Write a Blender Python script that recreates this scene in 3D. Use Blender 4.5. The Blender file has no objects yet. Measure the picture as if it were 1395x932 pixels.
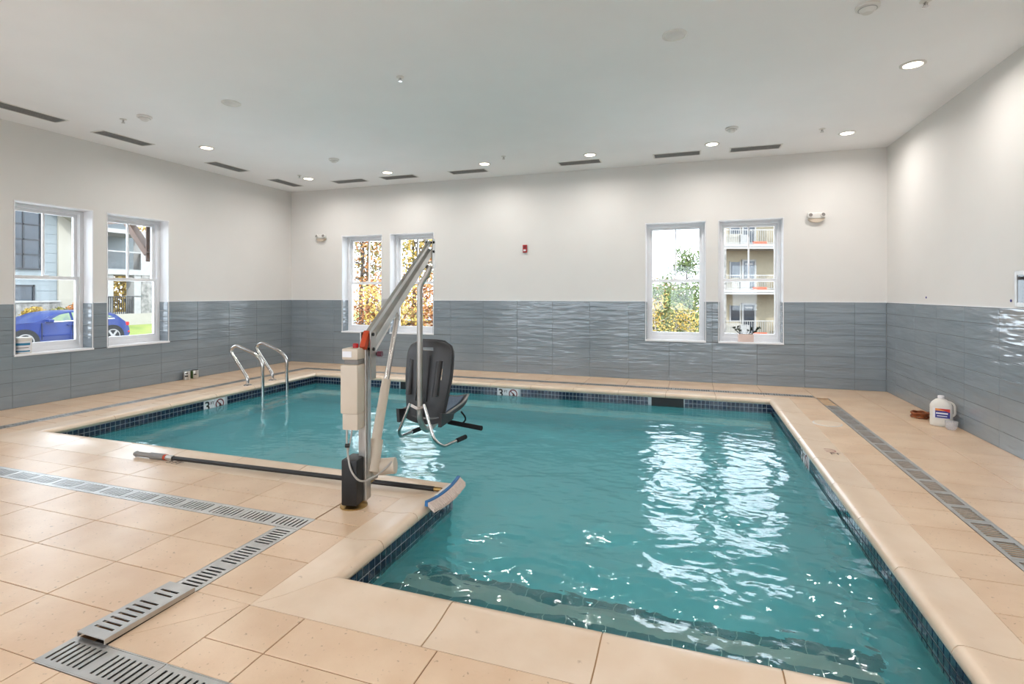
import bpy, bmesh, math, random
import numpy as np
from mathutils import Matrix, Vector
rnd = random.Random(7)
sc = bpy.context.scene
col = sc.collection
PI = math.pi

# ------------------------------------------------------------ camera
cam_d = bpy.data.cameras.new('camera'); cam = bpy.data.objects.new('camera', cam_d); col.objects.link(cam)
cam_d.sensor_width = 36.0; cam_d.lens = 714.0/1395.0*36.0
cam_d.shift_y = -(466.0-400.0)/1395.0
cam_d.clip_start = .05; cam_d.clip_end = 400
cam.location = (0, 0, 1.345); cam.rotation_euler = (PI/2, 0, math.radians(18.76))
sc.camera = cam
# ------------------------------------------------------------ sky, sun, exposure
SKY = 5.0
w = bpy.data.worlds.new('sky'); sc.world = w; w.use_nodes = True
bg = w.node_tree.nodes['Background']; bg.inputs[0].default_value = (.80, .885, 1.0, 1); bg.inputs[1].default_value = SKY
sd = bpy.data.lights.new('sun', 'SUN'); sd.energy = 2.8; sd.angle = .01; sd.color = (1, .96, .90)
sun = bpy.data.objects.new('sun', sd); col.objects.link(sun); sun.rotation_euler = (math.radians(48), 0, math.radians(38))
sc.view_settings.view_transform = 'Standard'
sc.view_settings.look = 'None'
sc.view_settings.gamma = 1.0
sc.view_settings.exposure = 0.63
sc.view_settings.use_curve_mapping = False
LAMP_W = 9.5

# ------------------------------------------------------------ materials
def lin(c):
    return tuple(((v/255.0)/12.92 if v/255.0 <= .04045 else ((v/255.0+.055)/1.055)**2.4) for v in c)
def mat(name, c, c2=None, scale=6.0, rough=.5, metal=0.0, bump=0.0, bscale=40.0, stretch=(1,1,1), coat=0.0,
        emit=0.0, spec=.5, detail=3.0, speck=None, trans=0.0, per_object=0.0, coord='Object'):
    m = bpy.data.materials.new(name); m.use_nodes = True
    nt = m.node_tree; N = nt.nodes; L = nt.links
    p = N['Principled BSDF']
    p.inputs['Roughness'].default_value = rough; p.inputs['Metallic'].default_value = metal
    p.inputs['Specular IOR Level'].default_value = spec
    p.inputs['Coat Weight'].default_value = coat; p.inputs['Coat Roughness'].default_value = .08
    p.inputs['Transmission Weight'].default_value = trans
    if emit: p.inputs['Emission Strength'].default_value = emit; p.inputs['Emission Color'].default_value = lin(c)+(1,)
    tc = N.new('ShaderNodeTexCoord'); geo = N.new('ShaderNodeNewGeometry')
    mp = N.new('ShaderNodeMapping'); mp.inputs['Scale'].default_value = stretch
    L.new(geo.outputs['Position'] if coord == 'World' else tc.outputs['Object'], mp.inputs['Vector'])
    if c2 is None: c2 = tuple(max(0, v*.94) for v in c)
    nz = N.new('ShaderNodeTexNoise'); nz.inputs['Scale'].default_value = scale; nz.inputs['Detail'].default_value = detail
    L.new(mp.outputs[0], nz.inputs['Vector'])
    rp = N.new('ShaderNodeValToRGB'); rp.color_ramp.elements[0].position = .35; rp.color_ramp.elements[1].position = .65
    rp.color_ramp.elements[0].color = lin(c)+(1,); rp.color_ramp.elements[1].color = lin(c2)+(1,)
    L.new(nz.outputs['Fac'], rp.inputs[0])
    out = rp.outputs[0]
    if speck:                       # small dark pits / dirt specks
        n2 = N.new('ShaderNodeTexNoise'); n2.inputs['Scale'].default_value = speck[1]; n2.inputs['Detail'].default_value = 4
        L.new(mp.outputs[0], n2.inputs['Vector'])
        r2 = N.new('ShaderNodeValToRGB'); r2.color_ramp.elements[0].position = speck[2]; r2.color_ramp.elements[1].position = speck[2]+.07
        r2.color_ramp.elements[0].color = (0,0,0,1); r2.color_ramp.elements[1].color = (1,1,1,1)
        L.new(n2.outputs['Fac'], r2.inputs[0])
        mx = N.new('ShaderNodeMix'); mx.data_type = 'RGBA'; mx.inputs['B'].default_value = lin(speck[0])+(1,)
        ma = N.new('ShaderNodeMath'); ma.operation = 'MULTIPLY'; ma.inputs[1].default_value = speck[3]
        L.new(r2.outputs[0], ma.inputs[0]); L.new(ma.outputs[0], mx.inputs['Factor']); L.new(out, mx.inputs['A']); out = mx.outputs['Result']
    if per_object:
        oi = N.new('ShaderNodeObjectInfo'); hs = N.new('ShaderNodeHueSaturation')
        mr = N.new('ShaderNodeMapRange'); mr.inputs['To Min'].default_value = 1-per_object; mr.inputs['To Max'].default_value = 1+per_object
        L.new(oi.outputs['Random'], mr.inputs['Value']); L.new(mr.outputs[0], hs.inputs['Value']); L.new(out, hs.inputs['Color']); out = hs.outputs[0]
    L.new(out, p.inputs['Base Color'])
    if bump:
        nb = N.new('ShaderNodeTexNoise'); nb.inputs['Scale'].default_value = bscale; nb.inputs['Detail'].default_value = 2
        L.new(mp.outputs[0], nb.inputs['Vector'])
        b = N.new('ShaderNodeBump'); b.inputs['Strength'].default_value = 1.0; b.inputs['Distance'].default_value = bump
        L.new(nb.outputs['Fac'], b.inputs['Height']); L.new(b.outputs[0], p.inputs['Normal'])
    return m
def glass_mat(name, tint=(1,1,1), refl=1.0):
    m = bpy.data.materials.new(name); m.use_nodes = True; nt = m.node_tree; N = nt.nodes; L = nt.links
    N.remove(N['Principled BSDF']); o = N['Material Output']
    t = N.new('ShaderNodeBsdfTransparent'); t.inputs[0].default_value = tint+(1,)
    g = N.new('ShaderNodeBsdfGlossy'); g.inputs['Roughness'].default_value = .02
    f = N.new('ShaderNodeFresnel'); f.inputs[0].default_value = 1.45
    ma = N.new('ShaderNodeMath'); ma.operation = 'MULTIPLY'; ma.inputs[1].default_value = refl
    mx = N.new('ShaderNodeMixShader'); L.new(f.outputs[0], ma.inputs[0]); L.new(ma.outputs[0], mx.inputs[0]); L.new(t.outputs[0], mx.inputs[1]); L.new(g.outputs[0], mx.inputs[2]); L.new(mx.outputs[0], o.inputs[0])
    return m
def leaf_mat(name, cols, scale=1.5):
    m = bpy.data.materials.new(name); m.use_nodes = True; nt = m.node_tree; N = nt.nodes; L = nt.links
    p = N['Principled BSDF']; p.inputs['Roughness'].default_value = .7
    geo = N.new('ShaderNodeNewGeometry'); nz = N.new('ShaderNodeTexNoise'); nz.inputs['Scale'].default_value = scale; nz.inputs['Detail'].default_value = 6; nz.inputs['Roughness'].default_value = .8
    L.new(geo.outputs['Position'], nz.inputs['Vector'])
    rp = N.new('ShaderNodeValToRGB'); r = rp.color_ramp
    for i, c in enumerate(cols):
        pos = .34+.32*i/(len(cols)-1)
        e = r.elements[i] if i < 2 else r.elements.new(pos)
        e.position = pos
    for i, c in enumerate(cols): r.elements[i].color = lin(c)+(1,)
    L.new(nz.outputs['Fac'], rp.inputs[0]); L.new(rp.outputs[0], p.inputs['Base Color'])
    return m

m_wall = mat('wall_paint', (222,220,217), (220,218,215), 2, .6, bump=.0004, bscale=300)
m_ceil = mat('ceiling_paint', (244,244,245), (242,242,243), 2, .7)
m_wtile = mat('wavy_grey_wall_tile', (136,146,153), (128,138,146), 3, .12, bump=.009, bscale=6.0, stretch=(.5,.5,3.0), per_object=.03, coord='World', spec=.75)
m_wgrout = mat('dark_grey_grout', (84,86,88), rough=.9)
m_deck = mat('beige_stone_tile', (220,193,164), (209,178,147), 3.5, .30, bump=.0006, bscale=60, per_object=.035, speck=((122,96,74), 46, .645, .55), coord='World', detail=6)
m_cope = mat('cream_coping_stone', (226,205,182), (218,194,168), 4, .28, bump=.0005, bscale=50, per_object=.025, speck=((140,110,82), 22, .69, .4), coord='World', detail=5)
m_dgrout = mat('brown_floor_grout', (150,112,80), rough=.9)
m_slab = mat('concrete_slab', (120,112,104), rough=.95)
m_pooltile = mat('navy_glass_mosaic', (24,46,74), (15,30,52), 30, .10, per_object=.25, coat=.3)
m_pgrout = mat('pale_mosaic_grout', (190,200,206), rough=.8)
m_plaster = mat('aqua_pool_plaster', (168,240,244), (158,234,240), 2, .8)
m_stepp = mat('pale_step_plaster', (206,206,186), (196,198,180), 3, .8)
m_steptile = mat('black_step_tile', (14,20,25), (8,12,15), 12, .3, per_object=.3)
m_steel = mat('brushed_stainless_steel', (206,205,203), (188,187,185), 8, .42, 1.0, stretch=(1,1,1))
m_chrome = mat('polished_rail_steel', (205,203,200), (190,188,186), 5, .14, 1.0)
m_alu = mat('satin_aluminium', (190,186,180), (176,172,166), 6, .38, .85)
m_dark = mat('dark_drain_trough', (58,48,40), (40,34,28), 10, .8)
m_cream = mat('cream_plastic_housing', (206,192,174), (200,186,168), 4, .45)
m_white = mat('white_powder_coat', (226,222,216), rough=.4)
m_black = mat('black_plastic', (15,14,15), (11,11,12), 9, .45, bump=.0003, bscale=200)
m_char = mat('charcoal_moulded_plastic', (62,61,62), (54,53,54), 6, .42, bump=.0003, bscale=260)
m_rubber = mat('black_foam_grip', (20,20,22), rough=.8)
m_orange = mat('orange_plastic', (186,66,28), rough=.4)
m_red = mat('red_plastic', (178,24,28), (160,18,22), 5, .35)
m_blue = mat('blue_plastic', (40,110,170), rough=.4)
m_bristle = mat('white_nylon_bristle', (226,208,196), (214,194,182), 60, .8)
m_grey = mat('grey_plastic', (128,124,120), rough=.45)
m_vinyl = mat('white_window_vinyl', (236,237,240), (232,233,236), 3, .35)
m_glass = glass_mat('clear_window_glass', (.97,.985,.98), .8)
m_clear = glass_mat('clear_plastic', (.95,.95,.96), 1.0)
m_cup = mat('clear_cup_plastic', (236,236,240), rough=.15); m_cup.node_tree.nodes['Principled BSDF'].inputs['Alpha'].default_value = .3
m_fixture = mat('white_fixture_plastic', (232,230,226), rough=.4)
m_vent = mat('grey_vent_slat', (186,185,184), rough=.6)
m_ventdark = mat('vent_cavity', (120,119,118), rough=.9)
m_lens = mat('lamp_lens_glow', (255,240,215), rough=.5, emit=9.0)
m_offlens = mat('frosted_disc', (228,226,224), rough=.5)
m_brass = mat('brass_fitting', (170,140,90), rough=.35, metal=1.0)
m_copper = mat('copper_brown_tubing', (150,84,44), (120,62,32), 12, .4, .3)
m_jug = mat('translucent_white_jug', (226,222,214), (218,214,206), 4, .4)
m_lblue = mat('navy_label_print', (52,52,140), (44,44,128), 8, .5)
m_lred = mat('red_label_print', (206,44,36), rough=.5)
m_lyel = mat('orange_label_print', (236,150,80), rough=.5)
m_lwhite = mat('white_label_print', (236,236,240), rough=.5)
m_teal = mat('teal_label_print', (40,130,170), rough=.5)
m_ink = mat('black_ink', (14,14,16), rough=.6)
m_inkred = mat('maroon_ink', (120,36,42), rough=.6)
m_inkfade = mat('faded_red_ink', (176,120,108), (196,160,146), 60, .6)
m_inkdim = mat('faded_black_ink', (96,82,70), (140,122,106), 60, .6)
m_tin = mat('silver_tin', (200,198,192), rough=.3, metal=.7)
m_green = mat('green_tin_print', (96,122,76), rough=.5)
m_pink = mat('pale_pink_planter', (232,208,200), rough=.6)
m_lgreen = mat('dark_green_leaf', (30,44,26), (18,30,18), 20, .5)
m_soil = mat('potting_soil', (60,44,34), rough=.95)
m_seatpad = mat('blue_grey_mesh_fabric', (120,138,160), (84,98,118), 60, .8, stretch=(1,6,1))
m_cable = mat('grey_cable', (176,172,166), rough=.5)

# ------------------------------------------------------------ mesh helpers
class G:
    def __init__(s): s.v = []; s.f = []
    def add(s, vs, fs):
        o = len(s.v); s.v += [tuple(v) for v in vs]; s.f += [tuple(i+o for i in f) for f in fs]; return s
    def box(s, x0, x1, y0, y1, z0, z1, M=None):
        vs = [Vector((x, y, z)) for z in (z0, z1) for x, y in ((x0,y0),(x1,y0),(x1,y1),(x0,y1))]
        if M is not None: vs = [M @ v for v in vs]
        return s.add(vs, [(3,2,1,0),(4,5,6,7),(0,1,5,4),(1,2,6,5),(2,3,7,6),(3,0,4,7)])
    def bar(s, a, b, wx, wy, up=(0,0,1)):        # rectangular bar from a to b
        a, b = Vector(a), Vector(b); d = (b-a).normalized(); up = Vector(up)
        if abs(d.dot(up)) > .98: up = Vector((0,1,0))
        r = d.cross(up).normalized(); u = r.cross(d)
        vs = [p + r*(sx*wx/2) + u*(sy*wy/2) for p in (a, b) for sx, sy in ((-1,-1),(1,-1),(1,1),(-1,1))]
        return s.add(vs, [(0,1,2,3),(7,6,5,4),(1,0,4,5),(2,1,5,6),(3,2,6,7),(0,3,7,4)])
    def tube(s, path, r, n=10, cap=True):
        P = [Vector(p) for p in path]; k = len(P)
        rr = r if isinstance(r, (list, tuple)) else [r]*k
        T = [(P[min(i+1,k-1)]-P[max(i-1,0)]).normalized() for i in range(k)]
        up = Vector((0,0,1)) if abs(T[0].z) < .9 else Vector((0,1,0))
        nrm = T[0].cross(up).normalized(); vs = []
        for i in range(k):
            nrm = (nrm - T[i]*nrm.dot(T[i])).normalized(); b = T[i].cross(nrm)
            for j in range(n):
                a = 2*PI*j/n; vs.append(P[i] + (nrm*math.cos(a)+b*math.sin(a))*rr[i])
        fs = [(i*n+j, i*n+(j+1)%n, (i+1)*n+(j+1)%n, (i+1)*n+j) for i in range(k-1) for j in range(n)]
        if cap: fs += [tuple(reversed(range(n))), tuple((k-1)*n+j for j in range(n))]
        return s.add(vs, fs)
    def lathe(s, prof, n=24, c=(0,0,0), sx=1.0, sy=1.0, M=None):   # prof: (radius, z)
        vs = []
        for r, z in prof:
            for j in range(n):
                a = 2*PI*j/n; v = Vector((c[0]+r*sx*math.cos(a), c[1]+r*sy*math.sin(a), c[2]+z)); vs.append(M @ v if M is not None else v)
        k = len(prof)
        fs = [(i*n+j, i*n+(j+1)%n, (i+1)*n+(j+1)%n, (i+1)*n+j) for i in range(k-1) for j in range(n)]
        fs += [tuple(reversed(range(n))), tuple((k-1)*n+j for j in range(n))]
        return s.add(vs, fs)
    def prism(s, poly, a, b, f):                 # poly 2-D, f(p, t) -> 3-D ; caps at a and b
        n = len(poly); vs = [f(p, a) for p in poly]+[f(p, b) for p in poly]
        return s.add(vs, [tuple(range(n)), tuple(reversed(range(n, 2*n)))]+[(i+n, (i+1)%n+n, (i+1)%n, i) for i in range(n)])
    def shell(s, nu, nv, pos, nrm, thick, skip=()):
        A = [[Vector(pos(i/nu, j/nv)) for j in range(nv+1)] for i in range(nu+1)]
        B = [[A[i][j]+Vector(nrm(i/nu, j/nv))*thick for j in range(nv+1)] for i in range(nu+1)]
        idx = lambda i, j, l: (l*(nu+1)+i)*(nv+1)+j
        vs = [A[i][j] for i in range(nu+1) for j in range(nv+1)]+[B[i][j] for i in range(nu+1) for j in range(nv+1)]
        on = lambda i, j: 0 <= i < nu and 0 <= j < nv and (i, j) not in skip
        fs = []
        for i in range(nu):
            for j in range(nv):
                if not on(i, j): continue
                fs.append((idx(i,j,0), idx(i,j+1,0), idx(i+1,j+1,0), idx(i+1,j,0)))
                fs.append((idx(i,j,1), idx(i+1,j,1), idx(i+1,j+1,1), idx(i,j+1,1)))
                for di, dj, p, q in ((-1,0,(i,j),(i,j+1)),(1,0,(i+1,j+1),(i+1,j)),(0,-1,(i+1,j),(i,j)),(0,1,(i,j+1),(i+1,j+1))):
                    if not on(i+di, j+dj): fs.append((idx(*p,0), idx(*p,1), idx(*q,1), idx(*q,0)))
        return s.add(vs, fs)
    def mesh(s, name, bevel=0, smooth=False, recalc=True):
        me = bpy.data.meshes.new(name); me.from_pydata(s.v, [], s.f)
        if bevel or recalc:
            bm = bmesh.new(); bm.from_mesh(me)
            if bevel:
                bmesh.ops.bevel(bm, geom=[e for e in bm.edges], offset=bevel, segments=2, profile=.6, affect='EDGES', clamp_overlap=True)
            if recalc: bmesh.ops.recalc_face_normals(bm, faces=bm.faces)
            bm.to_mesh(me); bm.free()
        if smooth:
            me.polygons.foreach_set('use_smooth', [True]*len(me.polygons))
            try: me.set_sharp_from_angle(angle=math.radians(38))
            except Exception: pass
        return me
    def obj(s, name, m, parent=None, bevel=0, smooth=False, recalc=True, loc=None):
        return link(name, s.mesh(name, bevel, smooth, recalc), m, parent, loc)
def link(name, me, m=None, parent=None, loc=None):
    if m is not None and not me.materials: me.materials.append(m)
    o = bpy.data.objects.new(name, me); col.objects.link(o)
    if parent is not None: o.parent = parent
    if loc is not None: o.location = loc
    return o
def tag(o, label=None, cat=None, group=None, kind=None):
    if label: o['label'] = label
    if cat: o['category'] = cat
    if group: o['group'] = group
    if kind: o['kind'] = kind
    return o
def thing(name, label, cat, loc=(0,0,0), rz=0.0, group=None, kind=None):
    o = bpy.data.objects.new(name, None); o.empty_display_size = .1; col.objects.link(o)
    o.location = loc; o.rotation_euler = (0,0,rz)
    return tag(o, label, cat, group, kind)
def fillet(path, rad, n=5):
    P = [Vector(p) for p in path]; out = [P[0]]
    for i in range(1, len(P)-1):
        a, b, c = P[i-1], P[i], P[i+1]; r1 = min(rad, (a-b).length*.48, (c-b).length*.48)
        p, q = b+(a-b).normalized()*r1, b+(c-b).normalized()*r1
        for k in range(n+1):
            t = k/n; out.append(p*(1-t)**2+b*2*t*(1-t)+q*t*t)
    return out+[P[-1]]
def text_mesh(s, size, depth=.0006):
    cu = bpy.data.curves.new('lettering', 'FONT'); cu.body = s; cu.size = size; cu.align_x = 'CENTER'; cu.align_y = 'CENTER'; cu.extrude = depth; cu.offset = size*.018
    o = bpy.data.objects.new('lettering', cu); col.objects.link(o)
    dg = bpy.context.evaluated_depsgraph_get(); me = bpy.data.meshes.new_from_object(o.evaluated_get(dg))
    bpy.data.objects.remove(o); bpy.data.curves.remove(cu)
    return me

# ------------------------------------------------------------ room constants
XL, XR, YB, YR, HC = -7.5, 2.556, 8.45, -3.0, 3.355
WT = 1.22                                     # wainscot height
TH = .30                                      # wall thickness
WZ0, WZ1 = .615, 2.45
WIN_BACK = [(-6.31,-5.42), (-5.257,-4.35), (-.665,.23), (.40,1.287)]
WIN_LEFT = [(3.934,4.80), (4.968,5.868)]
WIN_LEFT_ADDED = [(-2.7,-1.8), (-1.66,-.76), (-.62,.28), (.42,1.32), (1.46,2.36)]  # invented openings out of view, added to let in more daylight
WIN_REAR_ADDED = [(-7.2+1.07*k, -6.2+1.07*k) for k in range(9)]  # invented rear row, added to fill the room with cool daylight
def solid_rects(a0, a1, z0, z1, holes, hz0=WZ0, hz1=WZ1):
    out = []; hs = sorted(holes); cur = a0
    for h0, h1 in hs:
        out.append((cur, h0, z0, z1))
        if hz0 > z0: out.append((h0, h1, z0, min(hz0, z1)))
        if hz1 < z1: out.append((h0, h1, hz1, z1))
        cur = h1
    out.append((cur, a1, z0, z1)); return out
def wall(name, label, axis, face, out, a0, a1, holes):
    g = G()
    for p, q, z0, z1 in solid_rects(a0, a1, -.3, HC, holes):
        if axis == 'x': g.box(p, q, min(face, face+out*TH), max(face, face+out*TH), z0, z1)
        else: g.box(min(face, face+out*TH), max(face, face+out*TH), p, q, z0, z1)
    return tag(g.obj(name, m_wall), label, 'wall', kind='structure')
w_back = wall('wall_back', 'off-white far wall with grey tiled lower part and four windows', 'x', YB, 1, XL-TH, XR+TH, WIN_BACK)
w_left = wall('wall_left', 'off-white left wall with grey tiled lower part and two windows', 'y', XL, -1, YR, YB, WIN_LEFT+WIN_LEFT_ADDED)
w_right = wall('wall_right', 'off-white right wall with grey tiled lower part and no windows', 'y', XR, 1, YR, YB, [])
w_rear = wall('wall_rear', 'off-white wall behind the viewer with a row of windows added for daylight', 'x', YR, -1, XL-TH, XR+TH, WIN_REAR_ADDED)
tag(G().box(XL-TH, XR+TH, YR-TH, YB+TH, HC, HC+.2).obj('ceiling', m_ceil), 'flat pale grey ceiling with downlights and air grilles', 'ceiling', kind='structure')

# ---- wall tiles
_tm = {}
def tile_mesh(w_, d_, t_, m, ch=.0025, key=''):
    k = (round(w_,4), round(d_,4), round(t_,4), m.name)
    if k not in _tm:
        a, b = w_/2, d_/2; g = G()
        vs = [(-a,-b,0),(a,-b,0),(a,b,0),(-a,b,0),(-a,-b,t_-ch),(a,-b,t_-ch),(a,b,t_-ch),(-a,b,t_-ch),(-a+ch,-b+ch,t_),(a-ch,-b+ch,t_),(a-ch,b-ch,t_),(-a+ch,b-ch,t_)]
        g.add(vs, [(0,1,5,4),(1,2,6,5),(2,3,7,6),(3,0,4,7),(4,5,9,8),(5,6,10,9),(6,7,11,10),(7,4,8,11),(8,9,10,11)])
        me = g.mesh('tile', recalc=False); me.materials.append(m); _tm[k] = me
    return _tm[k]
AX = {'back': Matrix(((1,0,0),(0,0,-1),(0,1,0))), 'left': Matrix(((0,0,1),(1,0,0),(0,1,0))), 'right': Matrix(((0,0,-1),(-1,0,0),(0,1,0)))}
def cuts(a0, a1, first, pitch):
    k = math.ceil((a0-first)/pitch+1e-4); o = [a0]
    while first+k*pitch < a1-1e-4: o.append(first+k*pitch); k += 1
    return o+[a1]
def subtract(r, hs):
    out = [r]
    for h in hs:
        nx = []
        for (a,b,c,d) in out:
            if h[0] >= b or h[1] <= a or h[2] >= d or h[3] <= c: nx.append((a,b,c,d)); continue
            if h[2] > c: nx.append((a,b,c,h[2]))
            if h[3] < d: nx.append((a,b,h[3],d))
            zc, zd = max(c,h[2]), min(d,h[3])
            if h[0] > a: nx.append((a,h[0],zc,zd))
            if h[1] < b: nx.append((h[1],b,zc,zd))
        out = nx
    return [q for q in out if q[1]-q[0] > .012 and q[3]-q[2] > .012]
ROWS = [WT/8*i for i in range(9)]
def wainscot(parent, side, face, a0, a1, first, pitch, holes):
    hs = [(p, q, WZ0, WZ1) for p, q in holes]
    g = G()
    for p, q, z0, z1 in solid_rects(a0, a1, 0, WT, holes):
        if z0 >= WT: continue
        z1 = min(z1, WT)
        if side == 'back': g.box(p, q, face-.004, face, z0, z1)
        elif side == 'left': g.box(face, face+.004, p, q, z0, z1)
        else: g.box(face-.004, face, p, q, z0, z1)
    g.obj('grout_bed', m_wgrout, parent)
    cs = cuts(a0, a1, first, pitch); J = .0025
    for c0, c1 in zip(cs, cs[1:]):
        for r0, r1 in zip(ROWS, ROWS[1:]):
            for (a,b,c,d) in subtract((c0,c1,r0,r1), hs):
                me = tile_mesh(b-a-J, d-c-J, .009, m_wtile)
                o = link('wall_tile', me, None, parent); mid = (a+b)/2; z = (c+d)/2
                dep = .0012*rnd.random()
                if side == 'back': loc = (mid, face-dep, z)
                elif side == 'left': loc = (face+dep, mid, z)
                else: loc = (face-dep, mid, z)
                o.matrix_basis = Matrix.Translation(loc) @ AX[side].to_4x4()
wainscot(w_back, 'back', YB, XL+.011, XR-.011, .315, .6185, WIN_BACK)
wainscot(w_left, 'left', XL, .3, YB-.001, 3.919, .6075, WIN_LEFT+WIN_LEFT_ADDED)
wainscot(w_right, 'right', XR, .3, YB-.001, 7.513, .6105, [])
# slim white cap over the tile
g = G()
for p, q, z0, z1 in solid_rects(XL+.012, XR-.012, WT, WT+.008, WIN_BACK):
    if z1-z0 > .007: g.box(p, q, YB-.012, YB, z0, z1)
tag(g.obj('trim_1', m_vinyl), 'slim white cap strip over the far wall tiles', 'trim', kind='structure')
g = G()
for p, q, z0, z1 in solid_rects(YR, YB, WT, WT+.008, WIN_LEFT+WIN_LEFT_ADDED):
    if z1-z0 > .007: g.box(XL, XL+.012, p, q, z0, z1)
tag(g.obj('trim_2', m_vinyl), 'slim white cap strip over the left wall tiles', 'trim', kind='structure')
tag(G().box(XR-.012, XR, YR, YB, WT, WT+.008).obj('trim_3', m_vinyl), 'slim white cap strip over the right wall tiles', 'trim', kind='structure')

# ------------------------------------------------------------ windows (double hung)
_wn = [0]
def window(side, face, a0, a1, label, detail=True):
    """local frame: X along the wall, Y outward, Z up; origin at the opening's lower corner on the room face"""
    _wn[0] += 1; n = _wn[0]; W = a1-a0; Hh = WZ1-WZ0; dp = .17
    if side == 'back': M = Matrix.Translation((a0, face, WZ0))
    elif side == 'rear': M = Matrix.Translation((a1, face, WZ0)) @ Matrix.Rotation(PI, 4, 'Z')
    else: M = Matrix.Translation((face, a0, WZ0)) @ Matrix.Rotation(PI/2, 4, 'Z')
    t = thing('window_%d' % n, label, 'window', kind='structure'); t.matrix_world = M
    e = .002; fw = .045
    def ring(x0, x1, z0, z1, w_, y0, y1, wb=None):
        wb = wb or w_
        return G().box(x0, x0+w_, y0, y1, z0, z1).box(x1-w_, x1, y0, y1, z0, z1).box(x0+w_, x1-w_, y0, y1, z1-w_, z1).box(x0+w_, x1-w_, y0, y1, z0, z0+wb)
    # casing on the wall side: thin white reveal edge + sill
    ring(e, W-e, e, Hh-e, .012, -.004, dp-.002).obj('jamb_liner', m_vinyl, t)
    G().box(-.0, W, -.018, dp, -.012, .012).obj('window_sill', m_vinyl, t, bevel=.003)
    ring(.013, W-.013, .013, Hh-.013, fw, dp, dp+.11, .055).obj('window_frame', m_vinyl, t, bevel=.004)
    x0, x1 = .013+fw-.004, W-.013-fw+.004; zb, zt = .064, Hh-.054; zm = zb+(zt-zb)*.505; sw = .042
    up = ring(x0, x1, zm-.022, zt, sw, dp+.055, dp+.095).obj('upper_sash', m_vinyl, t, bevel=.003)
    G().box((x0+x1)/2-.011, (x0+x1)/2+.011, dp+.063, dp+.087, zm+.018, zt-sw+.002).obj('muntin', m_vinyl, up)
    for p0, p1 in ((x0+sw-.004, (x0+x1)/2-.009), ((x0+x1)/2+.009, x1-sw+.004)):
        G().box(p0, p1, dp+.073, dp+.077, zm+.016, zt-sw+.004).obj('pane', m_glass, up)
    lo = ring(x0, x1, zb, zm+.022, sw, dp+.012, dp+.052, .06).obj('lower_sash', m_vinyl, t, bevel=.003)
    G().box(x0+sw-.004, x1-sw+.004, dp+.030, dp+.034, zb+.056, zm-.016).obj('pane', m_glass, lo)
    G().box((x0+x1)/2-.03, (x0+x1)/2+.03, dp+.016, dp+.045, zm+.022, zm+.034).obj('sash_lock', m_vinyl, lo, bevel=.004)
    if detail:      # grey tiles returning into the reveal
        for j, xs in enumerate(((.014, .022), (W-.022, W-.014))):
            z = .014
            while z < WT-WZ0-.01:
                z2 = min(z+.1525, WT-WZ0)
                G().box(xs[0], xs[1], .0, dp-.004, z, z2-.003).obj('reveal_tile', m_wtile, t, bevel=.001); z = z2
    # daylight portal in the opening
    ld = bpy.data.lights.new('daylight_portal', 'AREA'); ld.shape = 'RECTANGLE'; ld.size = W-.04; ld.size_y = Hh-.04; ld.cycles.is_portal = True
    lo_ = bpy.data.objects.new('daylight_portal', ld); col.objects.link(lo_)
    lo_.matrix_world = M @ Matrix.Translation((W/2, dp+.15, Hh/2)) @ Matrix.Rotation(-PI/2, 4, 'X')
    return t
labs_b = ['leftmost far-wall window showing autumn trees, left of the lift arm', 'far-wall window behind the lift arm and chair pole', 'far-wall window showing grey sky above yellow trees', 'far-wall window with planter on its sill, facing balconies']
for (a, b), l in zip(WIN_BACK, labs_b): window('back', YB, a, b, l)
window('left', XL, *WIN_LEFT[0], 'left-wall window with a white tub on its sill')
window('left', XL, *WIN_LEFT[1], 'left-wall window showing the rear of the car and a timber brace')
for i, (a, b) in enumerate(WIN_LEFT_ADDED): window('left', XL, a, b, 'unseen left-wall window added for daylight behind the viewer, %s from the rear wall' % ('first','second','third','fourth','fifth')[i], False)
for i, (a, b) in enumerate(WIN_REAR_ADDED): window('rear', YR, a, b, 'unseen rear-wall window added for daylight behind the viewer, %s from the left wall' % ('first','second','third','fourth','fifth','sixth','seventh','eighth','ninth')[i], False)

# ------------------------------------------------------------ pool outline
PX0, PX1, PXP, PYN, PYM, PYF = -5.92, .94, -1.555, 2.09, 3.37, 7.24
POLY = [(PXP,PYN), (PX1,PYN), (PX1,PYF), (PX0,PYF), (PX0,PYM), (PXP,PYM)]       # counter-clockwise, pool on the left
CW = [.31, .27, .30, .32, .35, .245]                                             # coping width of each edge
def poly_off(d):                                                                 # outline moved outward by d (per-edge list or number)
    n = len(POLY); ds = d if isinstance(d, list) else [d]*n; out = []
    for i in range(n):
        p, q, r = Vector(POLY[i-1]), Vector(POLY[i]), Vector(POLY[(i+1) % n])
        e1 = (q-p).normalized(); e2 = (r-q).normalized(); n1 = Vector((e1.y,-e1.x)); n2 = Vector((e2.y,-e2.x))
        out.append(q+n1*ds[i-1]+n2*ds[i])
    return out
OUT = poly_off(CW)
WATER = -.15
# ------------------------------------------------------------ drains
DW = .15
LDX = (-2.262, -2.112); LDY = (2.430, 2.580); WDX = (-6.625, -6.475); FDY = (7.665, 7.815); RDX = (1.530, 1.683); NDY = (1.25, 1.40)
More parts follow.
